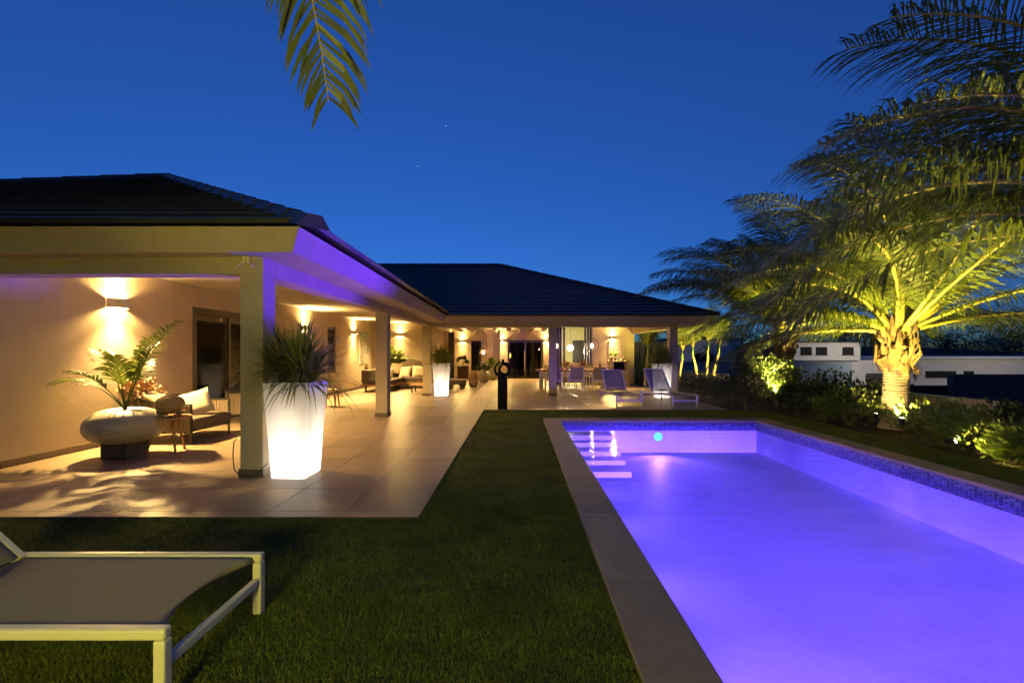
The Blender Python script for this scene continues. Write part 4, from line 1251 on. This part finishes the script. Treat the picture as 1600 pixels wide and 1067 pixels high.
def coconut_palm(loc, label, seed, h, nf, L, r0=0.21, aimed=(), wind=(-0.28, -0.02, 0), openleft=True):
    t = thing('coconut_palm', label, 'palm', loc)
    rg = random.Random(seed); x, y, z = loc
    # ringed trunk flaring at the top where old leaf bases cling
    prof = []; n = 44
    for i in range(n + 1):
        u = i / n
        r = r0 * (1.10 - 0.22 * u) + 0.05 * max(0, 1 - u * 7) + (0.009 if i % 2 else 0)
        prof.append((r * rg.uniform(0.98, 1.02), -0.05 + (h * 0.62 + 0.05) * u))
    MB().lathe(prof, loc, 22).build('trunk', 'trunk', t, smooth=False)
    top = Vector((x, y, z + h))
    hb = MB()
    hb.lathe([(r0 * 0.9, h * 0.56), (r0 * 0.98, h * 0.66), (r0 * 1.12, h * 0.76), (r0 * 1.05, h * 0.86), (r0 * 0.85, h * 0.97), (r0 * 0.3, h * 1.12)], loc, 18)
    hb.v = [(vx + rg.uniform(-.03, .03), vy + rg.uniform(-.03, .03), vz + rg.uniform(-.03, .03)) for vx, vy, vz in hb.v]
    hb.build('crown_shaft', 'husk', t)
    for k in range(80):       # leaf-base boots and shreds
        a = k * 2.4 + rg.uniform(-0.3, 0.3); zz = h * rg.uniform(0.62, 0.98); rr = r0 * 1.08
        c0 = Vector((x + rr * math.cos(a), y + rr * math.sin(a), z + zz)); o_ = Vector((math.cos(a), math.sin(a), 0)); s_ = Vector((-math.sin(a), math.cos(a), 0))
        w = rg.uniform(0.025, 0.075); l_ = rg.uniform(0.16, 0.45); f_ = rg.uniform(0.02, 0.13)
        up = 1 if rg.random() < 0.78 else -0.5
        e = c0 + o_ * f_ + Vector((0, 0, up * l_)); m_ = c0 + o_ * f_ * 0.9 + Vector((0, 0, up * l_ * 0.5))
        MB().add([c0 - s_ * w, c0 + s_ * w, m_ + s_ * w * 0.8, e + s_ * w * 0.2, e - s_ * w * 0.2, m_ - s_ * w * 0.8, c0 + o_ * 0.03, m_ + o_ * 0.035],
                 [(0, 6, 7, 5), (6, 1, 2, 7), (5, 7, 4), (7, 2, 3), (7, 3, 4)]).build('leaf_boot', 'husk', t)
    spec = []
    for k in range(nf):
        az = k * 2.39996 + rg.uniform(-0.2, 0.2)
        u = (k + 0.5) / nf
        spec.append((az, R(84 - 74 * u + rg.uniform(-8, 8)), L * rg.uniform(0.85, 1.1)))
    low = []
    for az, el, l_ in spec:     # keep the fronds that point to the viewer or out over the terrace high
        d2 = math.cos(az - R(-90)); d3 = math.cos(az - R(165))
        if max(d2, d3 if openleft else -1) > 0.5: el = max(el, R(46))
        low.append((az, el, l_))
    spec = low + list(aimed)
    for az, el, l_ in spec:
        ra, lf = frond(rg, l_, az, el, rg.uniform(0.20, 0.38), 0.92 * l_ / 3.6, 108, 0.022, wind=wind, base_r=0.05, hang=rg.uniform(0.45, 0.95), vee=0.08)
        off = top + Vector((math.cos(az), math.sin(az), 0)) * r0 * 0.5
        ra.v = [tuple(Vector(v) + off) for v in ra.v]; lf.v = [tuple(Vector(v) + off) for v in lf.v]
        fr = lf.build('frond', 'frond', t)
        ra.build('rachis', 'rachis', fr, smooth=True)
    return t
coconut_palm((7.05, 8.5, 0), 'stout coconut palm with uplit ringed trunk at the right of the pool', 5, 1.75, 24, 4.1, openleft=False,
             aimed=((R(170), R(28), 2.9), (R(195), R(18), 2.6), (R(10), R(22), 3.4), (R(-15), R(16), 3.2), (R(40), R(12), 3.2), (R(205), R(38), 3.4), (R(120), R(12), 2.8), (R(-35), R(30), 3.4)))
coconut_palm((7.15, 12.2, 0), 'coconut palm behind the dark bush, second along the pool', 11, 1.95, 22, 3.9, 0.19,
             aimed=((R(175), R(48), 4.2), (R(150), R(58), 4.0), (R(200), R(62), 4.2), (R(165), R(70), 4.2)))
coconut_palm((7.6, 4.7, 0), 'palm outside the frame whose fronds enter from the upper right', 23, 2.2, 10, 4.2, 0.2,
             aimed=((R(165), R(62), 5.0), (R(150), R(74), 5.2), (R(172), R(45), 4.8), (R(140), R(55), 4.8), (R(180), R(70), 5.0), (R(176), R(40), 5.4), (R(168), R(27), 4.8), (R(158), R(38), 5.0), (R(185), R(52), 5.2)))

# palm behind the camera, one frond hanging into the top of the picture
t = thing('leaning_palm', 'palm frond hanging into the sky at the top of the picture', 'palm', (-2.3, -2.4, 0))
pts = [(-2.3, -2.4, -0.05), (-2.2, -2.2, 1.0), (-2.0, -1.7, 2.2), (-1.75, -1.0, 3.3), (-1.5, -0.5, 4.0)]
MB().tube(pts, [0.17, 0.14, 0.125, 0.115, 0.13], 14).build('trunk', 'trunk', t, smooth=True)
rg = random.Random(9)
for az, el, l_, dr in ((R(78), R(20), 3.75, 0.55), (R(150), R(40), 2.8, 0.4), (R(215), R(30), 2.8, 0.4), (R(270), R(45), 2.8, 0.4), (R(330), R(40), 2.4, 0.4), (R(190), R(65), 2.6, 0.3)):
    ra, lf = frond(rg, l_, az, el, dr, 0.66, 96, 0.026, wind=(-0.05, 0, 0), base_r=0.03)
    off = Vector((-1.5, -0.5, 4.0))
    ra.v = [tuple(Vector(v) + off) for v in ra.v]; lf.v = [tuple(Vector(v) + off) for v in lf.v]
    fr = lf.build('frond', 'frond', t); ra.build('rachis', 'rachis', fr, smooth=True)

# slender palms behind the hedge
def slender_palm(loc, label, seed, h, bend):
    t = thing('slender_palm', label, 'palm', loc, group='slender palms behind the hedge')
    rg = random.Random(seed); x, y, z = loc
    pts = []; rr = []
    for i in range(21):
        u = i / 20
        pts.append((x + bend * u ** 1.6, y, z - 0.05 + h * u)); rr.append((0.062 * (1 - 0.45 * u) + 0.03 * max(0, 1 - u * 6)) * (1.05 if i % 2 else 1))
    MB().tube(pts, rr, 10).build('trunk', 'trunk', t)
    top = Vector(pts[-1])
    MB().tube([top, top + Vector((0.0, 0, 0.38))], [0.045, 0.022], 8).build('crown_shaft', 'lime', t, smooth=True)
    for k in range(9):
        az = k * 2.4 + rg.uniform(-0.3, 0.3); el = R(rg.uniform(48, 82))
        ra, lf = frond(rg, rg.uniform(1.3, 1.7), az, el, 0.80, 0.46, 40, 0.028, wind=(-0.1, 0, 0), base_r=0.016, hang=0.7)
        off = top + Vector((0, 0, 0.3))
        ra.v = [tuple(Vector(v) + off) for v in ra.v]; lf.v = [tuple(Vector(v) + off) for v in lf.v]
        fr = lf.build('frond', 'frond', t); ra.build('rachis', 'rachis', fr, smooth=True)
slender_palm((5.98, 17.0, 0), 'leftmost slender uplit palm, just right of the end column', 1, 1.2, 0.15)
slender_palm((6.74, 17.0, 0), 'second slender uplit palm leaning left, right of the end column', 2, 1.32, -0.22)
slender_palm((7.06, 17.1, 0), 'third slender uplit palm with a straight trunk behind the hedge', 3, 1.5, 0.08)
slender_palm((7.22, 17.0, 0), 'rightmost slender uplit palm crossing its neighbour behind the hedge', 4, 1.4, 0.28)
slender_palm((5.35, 19.2, 0), 'yellow slender palm seen through the end bay of the terrace', 6, 1.3, 0.1)

# strap-leaved grasses in the glowing planters
def strap_grass(loc, label, seed, n=420, R_=0.62, H_=0.55):
    rg = random.Random(seed); b = MB(); x, y, z = loc
    for k in range(n):
        a = rg.uniform(0, 2 * PI); el = rg.uniform(0.3, 1.5) if k % 2 else rg.uniform(0.75, 1.5)
        L_ = rg.uniform(0.55, 1.0) * R_ * 1.25
        d = Vector((math.cos(a) * math.cos(el), math.sin(a) * math.cos(el), math.sin(el)))
        r0 = rg.uniform(0, 0.13); p = Vector((x + r0 * math.cos(a + 1), y + r0 * math.sin(a + 1), z))
        sd = d.cross(Vector((0, 0, 1)))
        if sd.length < 0.05: sd = Vector((1, 0, 0))
        sd.normalize(); w = rg.uniform(0.008, 0.015); vs = []; N_ = 5; g_ = rg.uniform(0.2, 1.0)
        for i in range(N_ + 1):
            u = i / N_
            ww = w * (0.7 + 0.6 * u if u < 0.5 else 2.0 * (1 - u)) 
            vs += [p - sd * ww, p + sd * ww]
            d = (d + Vector((rg.uniform(-0.05, 0.05), rg.uniform(-0.05, 0.05), -g_ * (0.15 + 0.75 * u)))).normalized()
            p = p + d * L_ / N_
        b.add(vs, [(2 * i, 2 * i + 1, 2 * i + 3, 2 * i + 2) for i in range(N_)])
    return tag(b.build('strap_leaved_grass', 'blade'), label, 'grass plant', 'arching grasses in the glowing planters')
strap_grass((-2.48, 5.09, 0.965), 'bushy arching green grass in the large near glowing planter', 1, 760, 0.76)
strap_grass((-2.46, 14.55, 0.965), 'arching yellow green grass in the planter beside the third column', 2, 600, 0.72)
strap_grass((4.42, 14.02, 0.965), 'arching dark grass in the planter behind the far right lounger', 3, 600, 0.68)

# leafy shrubs
def shrub(name, label, loc, size, n, leaf, m, seed, cat='shrub', group=None, clumps=22, stems=6, asp=0.5):
    t = thing(name, label, cat, loc, group=group)
    rg = random.Random(seed); x, y, z = loc; rx, ry, rz = size
    cs = []
    for k in range(clumps):
        a = rg.uniform(0, 2 * PI); e = math.asin(rg.uniform(-0.35, 1)); q = rg.uniform(0.55, 1.0)
        cs.append(Vector((x + rx * q * math.cos(a) * math.cos(e), y + ry * q * math.sin(a) * math.cos(e), z + rz * (0.45 + 0.52 * q * math.sin(e)))))
    b = MB(); ctr = Vector((x, y, z + rz * 0.35)); cr = min(rx, ry, rz) * 0.36
    for k in range(n):
        c = cs[rg.randrange(clumps)]
        p = c + Vector((rg.gauss(0, 1), rg.gauss(0, 1), rg.gauss(0, 0.8))) * cr * 0.6
        p.z = max(p.z, z + 0.01)
        d = (p - ctr).normalized() + Vector((rg.uniform(-.7, .7), rg.uniform(-.7, .7), rg.uniform(-.2, .9)))
        d.normalize()
        l_ = leaf * rg.uniform(0.7, 1.25); s_ = d.cross(Vector((rg.gauss(0, 1), rg.gauss(0, 1), rg.gauss(0, 1)))).normalized() * l_ * asp * 0.5
        nn = d.cross(s_).normalized() * l_ * 0.08
        b.add([p, p + d * l_ * 0.45 - s_ + nn, p + d * l_, p + d * l_ * 0.45 + s_ + nn], [(0, 1, 2), (0, 2, 3)])
    b.build('foliage', m, t)
    b = MB()
    for k in range(stems):
        c = cs[rg.randrange(clumps)]
        b.tube([(x + rg.uniform(-.05, .05), y + rg.uniform(-.05, .05), z - 0.05), tuple(Vector((x, y, z)).lerp(c, 0.5) + Vector((0, 0, 0.05))), tuple(c)], [0.014, 0.010, 0.004], 5)
    b.build('stems', 'twig', t)
    return t
G1 = 'clipped hedge bushes at the terrace edge'
hedge = [(5.50, 11.0), (5.55, 11.9), (5.6, 12.9), (5.65, 13.9), (5.7, 14.9), (6.3, 13.6), (6.35, 14.9)]
where = ['nearest the pool corner', 'second from the pool corner', 'third from the pool corner', 'fourth, beside the glowing planter', 'fifth, beside the end column', 'of the back row, left', 'of the back row, by the slender palms']
for k, (x, y) in enumerate(hedge):
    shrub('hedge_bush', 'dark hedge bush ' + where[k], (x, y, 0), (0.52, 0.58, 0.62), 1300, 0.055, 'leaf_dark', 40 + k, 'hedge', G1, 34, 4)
G2 = 'low shrubs in the bed beside the pool'
bed = [((6.45, 2.9), .40, 'low shrub at the right picture edge, nearest the camera'), ((6.55, 3.8), .42, 'low shrub with bare pale twigs near the right picture edge'), ((6.5, 4.7), .42, 'low glossy shrub third from the right picture edge'),
       ((6.6, 5.6), .44, 'low glossy shrub in the middle of the right bed'), ((6.5, 6.4), .46, 'low glossy shrub right of the near palm trunk'), ((6.7, 7.2), .5, 'spreading shrub at the right foot of the near palm'),
       ((6.55, 9.0), .62, 'brightly uplit yellow green shrub left of the near palm trunk'), ((6.55, 9.8), .62, 'dark shrub between the two stout palms, near one'), ((6.6, 10.7), .66, 'dark shrub between the two stout palms, far one'),
       ((7.5, 9.6), .85, 'tall dark shrub before the white neighbour house'), ((7.6, 7.0), .5, 'dark shrub against the garden wall right of the near palm'), ((7.5, 10.9), .9, 'leafy shrub uplit at the second palm trunk')]
for k, ((x, y), h, lab) in enumerate(bed):
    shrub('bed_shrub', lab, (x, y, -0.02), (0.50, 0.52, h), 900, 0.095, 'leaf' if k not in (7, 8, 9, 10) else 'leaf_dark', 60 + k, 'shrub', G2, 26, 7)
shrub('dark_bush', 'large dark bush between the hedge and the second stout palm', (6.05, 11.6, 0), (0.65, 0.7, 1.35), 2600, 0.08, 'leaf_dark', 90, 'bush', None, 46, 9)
shrub('croton_bush', 'glossy bush with pale flecks at the second palm spotlight', (6.75, 11.75, 0), (0.5, 0.5, 1.2), 1700, 0.085, 'leaf', 91, 'bush', None, 36, 9)
shrub('bright_bush', 'bright green bush seen through the end bay of the terrace', (5.65, 20.2, 0), (0.7, 0.7, 0.85), 1300, 0.09, 'lime', 92, 'bush', None, 26, 6)
b = MB()
rg = random.Random(77)
t = thing('bare_shrub', 'pale bare branched shrub at the right edge of the bed', 'shrub', (6.35, 5.15, 0))
for k in range(7):
    a = rg.uniform(0, 6.28); p0 = Vector((6.35, 5.15, 0)); p1 = p0 + Vector((math.cos(a) * 0.12, math.sin(a) * 0.12, 0.35)); p2 = p1 + Vector((math.cos(a + .6) * 0.2, math.sin(a + .6) * 0.2, 0.28))
    b.tube([p0, p1, p2], [0.016, 0.012, 0.006], 6)
b.build('branches', 'trunk', t)

# areca in the bulbous planter
t = thing('feather_palm', 'small potted feather palm growing from the bulbous cream planter', 'potted plant', (-5.16, 5.98, 0.605))
rg = random.Random(15)
for az, el, l_, dr in ((R(-8), R(70), 1.45, 0.85), (R(165), R(72), 1.05, 1.5), (R(188), R(52), 1.0, 1.6), (R(60), R(76), 0.95, 1.0), (R(-70), R(74), 0.8, 1.2), (R(235), R(62), 0.8, 1.6), (R(100), R(66), 0.85, 1.2), (R(20), R(80), 0.95, 0.8)):
    ra, lf = frond(rg, l_, az, el, dr, 0.27, 26, 0.024, wind=(0, 0, 0), base_r=0.012, hang=0.5, start=0.45)
    off = Vector((-5.16, 5.98, 0.60))
    ra.v = [tuple(Vector(v) + off) for v in ra.v]; lf.v = [tuple(Vector(v) + off) for v in lf.v]
    fr = lf.build('frond', 'leaf', t); ra.build('stalk', 'leaf', fr, smooth=True)
# dried bouquet in a tall dark pot
t = thing('tall_pot', 'tall dark pot standing in the corner behind the near armchair', 'pot', (-5.83, 6.98, 0))
MB().lathe([(0.13, 0.002), (0.17, 0.3), (0.16, 0.62), (0.14, 0.64), (0.12, 0.6)], (-5.83, 6.98, 0), 24).build('pot_body', 'stone_dark', t, smooth=True)
shrub('dried_hydrangea', 'brown dried hydrangea bouquet in the tall dark pot', (-5.80, 6.98, 0.60), (0.20, 0.20, 0.40), 800, 0.06, 'dry', 33, 'bouquet', None, 16, 6, 0.8)
# plant behind the sofa
t = thing('leafy_house_plant', 'tall leafy plant behind the sofa under the wall lamp', 'potted plant', (-5.0, 18.62, 0))
MB().lathe([(0.11, 0.002), (0.15, 0.35), (0.14, 0.37)], (-5.0, 18.62, 0), 20).build('pot', 'stone_dark', t)
rg = random.Random(21)
for k in range(15):
    az = k * 2.4; el = R(rg.uniform(45, 80))
    ra, lf = frond(rg, rg.uniform(0.55, 0.95), az, el, 1.3, 0.26, 12, 0.07, wind=(0, 0, 0), base_r=0.010, hang=0.4, start=0.4)
    off = Vector((-5.0, 18.55, 0.75)); 
    for q in (ra, lf): q.v = [tuple(Vector((v[0], min(v[1], 0.25), v[2])) + off) for v in q.v]
    fr = lf.build('leaf_spray', 'leaf', t); ra.build('stalk', 'leaf', fr)
MB().tube([(-5.0, 18.62, 0.3), (-5.0, 18.55, 0.8)], 0.02, 6).build('stem', 'twig', t)
shrub('succulent', 'dark succulents with white flowers in the round planter by the carved lantern', (-1.62, 21.2, 0.47), (0.30, 0.25, 0.35), 420, 0.10, 'leaf_dark', 51, 'potted plant', None, 14, 3)
shrub('white_orchid', 'white orchid blooms above the round planter by the carved lantern', (-1.62, 21.15, 0.72), (0.13, 0.13, 0.2), 120, 0.08, 'white_flower', 52, 'flowers', None, 8, 3, 0.9)
shrub('corner_plant', 'leafy plant in the far corner planter behind the sculpture', (-1.30, 23.2, 0.53), (0.3, 0.3, 0.55), 420, 0.12, 'leaf', 53, 'potted plant', None, 14, 4)
shrub('cabinet_plant', 'small plant standing on the dark wooden cabinet', (-2.9, 23.4, 0.72), (0.28, 0.2, 0.42), 300, 0.12, 'leaf_dark', 54, 'potted plant', None, 12, 3)

# ================================================================== BEYOND THE GARDEN
t = thing('garden_wall', 'low cream garden wall running along the right of the planting bed', 'wall', (8.3, 12.0, -2.2))
MB().box(8.2, 8.4, -4, 22.8, -2.3, 0.52).build('wall_body', 'garden_wall', t, bevel=0.01)
MB().box(5.3, 8.4, 22.801, 23.0, -2.3, 0.44).build('return_wall', 'garden_wall', t, bevel=0.01)
def block(t, x0, x1, y0, y1, z0, z1, m, name='wall'):
    return MB().box(x0, x1, y0, y1, z0, z1).build(name, m, t)
# blue grey wall and arched house behind the slender palms
t = thing('boundary_wall', 'blue grey boundary wall behind the slender palms', 'wall', (12.5, 30.0, -2.2))
block(t, 10.6, 22.0, 30.0, 30.2, -2.2, 0.75, 'nb_blue', 'wall_body')
block(t, 10.55, 22.05, 29.97, 30.23, 0.751, 0.80, 'nb_blue', 'coping')
t = thing('arched_house', 'cream neighbour house with an arched opening behind the slender palms', 'house', (14.5, 37, -2.2))
b = MB(); vs = []
ax0, ax1, az = 13.7, 15.7, 0.9
b.box(12.4, ax0, 36, 40, -2.2, 2.4); b.box(ax1, 17.6, 36, 40, -2.2, 2.4)
n = 12
for k in range(n):
    a0, a1 = PI * k / n, PI * (k + 1) / n
    c = (ax0 + ax1) / 2; r = (ax1 - ax0) / 2
    xa, xb = c - r * math.cos(a0), c - r * math.cos(a1); za, zb = az + 0.55 * math.sin(a0), az + 0.55 * math.sin(a1)
    b.add([(xa, 36, za), (xb, 36, zb), (xb, 36, 2.4), (xa, 36, 2.4), (xa, 36.5, za), (xb, 36.5, zb)], [(0, 1, 2, 3), (0, 4, 5, 1)])
b.build('wall', 'nb_white', t)
block(t, 13.5, 15.9, 36.6, 36.7, -2.2, 2.3, 'nb_dark', 'dark_porch')
block(t, 12.2, 17.8, 35.8, 40.2, 2.401, 2.6, 'nb_grey', 'roof_slab')
# dark shed or screen seen through the end bay
t = thing('timber_screen', 'grey slatted screen beyond the end bay of the terrace', 'screen', (6.6, 22.4, 0))
for k in range(9):
    MB().box(5.45 + k * 0.27, 5.67 + k * 0.27, 22.35, 22.4, -0.1, 1.9).build('board', 'nb_grey', t)
MB().box(5.4, 7.9, 22.401, 22.45, 1.7, 1.85).build('rail', 'nb_grey', t)
# white modern houses to the right
t = thing('modern_house', 'white flat roofed neighbour house with slit windows left of the near palm', 'house', (23.5, 33, -2.2))
block(t, 20.6, 27.5, 33, 41, -2.2, 0.85, 'nb_white')
block(t, 19.6, 24.5, 32.6, 40, 0.851, 2.1, 'nb_white', 'upper_box')
block(t, 17.2, 20.599, 34, 41, -2.2, 1.9, 'nb_grey', 'grey_wing')
for k in range(5):
    block(t, 22.2 + k * 0.42, 22.38 + k * 0.42, 32.97, 32.999, -0.9, 0.35, 'nb_dark', 'slit_window')
block(t, 17.6, 20.2, 33.97, 33.999, -0.7, 0.2, 'nb_dark', 'wide_window')
block(t, 17.55, 20.25, 33.94, 33.999, -0.79, -0.701, 'nb_white', 'window_sill')
for x0, x1 in ((20.2, 21.0), (21.3, 22.1), (23.2, 24.0)):
    f = block(t, x0, x1, 32.57, 32.599, 1.25, 1.8, 'nb_dark', 'upper_window')
    block(t, x0 - 0.06, x1 + 0.06, 32.55, 32.599, 1.19, 1.249, 'nb_grey', 'window_sill')
block(t, 19.5, 24.6, 32.5, 40.1, 2.101, 2.2, 'nb_grey', 'parapet')
block(t, 25.2, 26.6, 32.97, 32.999, -2.2, -0.1, 'nb_grey', 'door')
b = MB()
t2 = thing('balustrade', 'white railing before the grey wing of the neighbour house', 'railing', (19.0, 31.0, -2.2))
MB().box(16.8, 22.4, 31.0, 31.05, -0.25, -0.17).build('rail', 'nb_white', t2)
MB().box(16.8, 22.4, 31.0, 31.05, -1.25, -1.19).build('rail', 'nb_white', t2)
for k in range(15):
    MB().box(16.82 + k * 0.395, 16.87 + k * 0.395, 31.06, 31.10, -2.2, -0.18).build('baluster', 'nb_white', t2)
t = thing('long_house', 'long low white house across the street right of the near palm', 'house', (38, 36, -2.2))
block(t, 29.0, 54.0, 36, 46, -2.2, 0.9, 'nb_white')
block(t, 28.6, 54.4, 35.6, 46.4, 0.901, 1.1, 'nb_white', 'roof_slab')
for x0, x1, z0, z1, nm in ((32.2, 34.6, -0.6, -0.05, 'window'), (35.2, 36.0, -2.0, -0.05, 'door'), (40.6, 41.4, -0.7, 0.0, 'window'), (46, 49, -0.7, 0.0, 'window')):
    f = block(t, x0, x1, 35.96, 35.999, z0, z1, 'nb_dark', nm)
    block(t, x0 - 0.08, x1 + 0.08, 35.93, 35.999, z0 - 0.09, z0 - 0.001, 'nb_white', 'sill')
t = thing('dark_fence', 'dark masonry street fence before the long white house', 'wall', (26, 24, -2.2))
block(t, 17.5, 29.5, 24, 24.2, -2.2, -0.35, 'nb_dark', 'wall_body')
block(t, 22.6, 26.4, 23.6, 23.999, -2.2, 0.25, 'nb_grey', 'gate_panel')
block(t, 29.501, 40, 24, 24.2, -2.2, -0.2, 'nb_dark', 'wall_body')
# unseen street lamps, added to light the neighbours' fronts
def added_street_lamp(x, y, label):
    t = thing('added_street_lamp', label, 'street lamp', (x, y, -2.2), group='added street lamps beyond the garden')
    MB().tube([(x, y, -2.25), (x, y, 1.6), (x, y + 0.5, 1.9)], [0.06, 0.045, 0.035], 10).build('pole', 'nb_grey', t)
    MB().box(x - 0.09, x + 0.09, y + 0.3, y + 0.75, 1.88, 1.95).build('head', 'nb_grey', t)
    lamp('SPOT', (x, y + 0.6, 1.85), 420, (1.0, 0.86, 0.66), 0.08, t, aim=(x, y + 6, -1.5), angle=R(150), blend=0.4)
added_street_lamp(23.6, 27.5, 'added unseen street lamp behind the near palm crown')
added_street_lamp(37.0, 28.5, 'added unseen street lamp before the long white house behind the fronds')
# dark trees beyond the street
for k, (x, y, hgt, w, lab) in enumerate(((17, 44, 5.2, 3.0, 'dark round tree behind the arched house'), (23, 47, 6.4, 3.6, 'tall dark tree left of the white houses'), (29, 48, 5.6, 3.4, 'dark tree over the slit windowed house'),
        (35, 49, 6.6, 3.8, 'dark tree behind the near palm crown'), (41, 50, 5.4, 3.6, 'dark tree over the left of the long white house'), (48, 51, 6.2, 4.0, 'dark tree over the middle of the long white house'),
        (56, 52, 5.6, 4.0, 'dark tree over the right of the long white house'), (64, 54, 6.0, 4.2, 'dark tree at the far right edge'), (12.5, 42, 4.6, 2.6, 'small dark tree behind the blue grey wall'))):
    tt = thing('street_tree', lab, 'tree', (x, y, -2.2), group='dark trees beyond the street')
    MB().tube([(x, y, -2.25), (x + 0.2, y, 0.0), (x, y, hgt - 3.4)], [0.28, 0.2, 0.1], 8).build('trunk', 'twig', tt)
    rg = random.Random(300 + k); b = MB()
    cl = [Vector((x + rg.gauss(0, w * 0.42), y + rg.gauss(0, w * 0.3), -2.2 + hgt * rg.uniform(0.38, 0.98))) for _ in range(26)]
    for j in range(2400):
        c = cl[rg.randrange(26)] + Vector((rg.gauss(0, 0.5), rg.gauss(0, 0.5), rg.gauss(0, 0.42)))
        u = Vector((rg.gauss(0, 1), rg.gauss(0, 1), rg.gauss(0, 1))).normalized() * 0.16; v = u.orthogonal().normalized() * 0.09
        b.add([c - u, c - v, c + u, c + v], [(0, 1, 2, 3)])
    b.build('crown', 'leaf_dark', tt)
# hill line far away keeps the horizon dark
b = MB(); rg = random.Random(2); vs = []; n = 60
for k in range(n + 1):
    a = R(-20 + 220 * k / n); h = 6 + 5 * math.sin(k * 0.7) + rg.uniform(-1, 1)
    vs += [(620 * math.cos(a), 620 * math.sin(a), -2.3), (700 * math.cos(a), 700 * math.sin(a), h)]
fs = [(2 * k, 2 * k + 2, 2 * k + 3, 2 * k + 1) for k in range(n)]
struct(b.add(vs, fs).build('hills', 'far_ground'))
# two early stars
for px, py, lab in ((653, 260, 'brighter white star low over the ridge'), (697, 197, 'fainter white star higher in the sky')):
    D_ = 900
    c = ((px - 810) / 711 * D_, D_, 1.35 + (552 - py) / 711 * D_)
    tag(MB().blob(c, (0.5, 0.5, 0.5), 8, 6).build('star', 'star', smooth=True), lab, 'star')
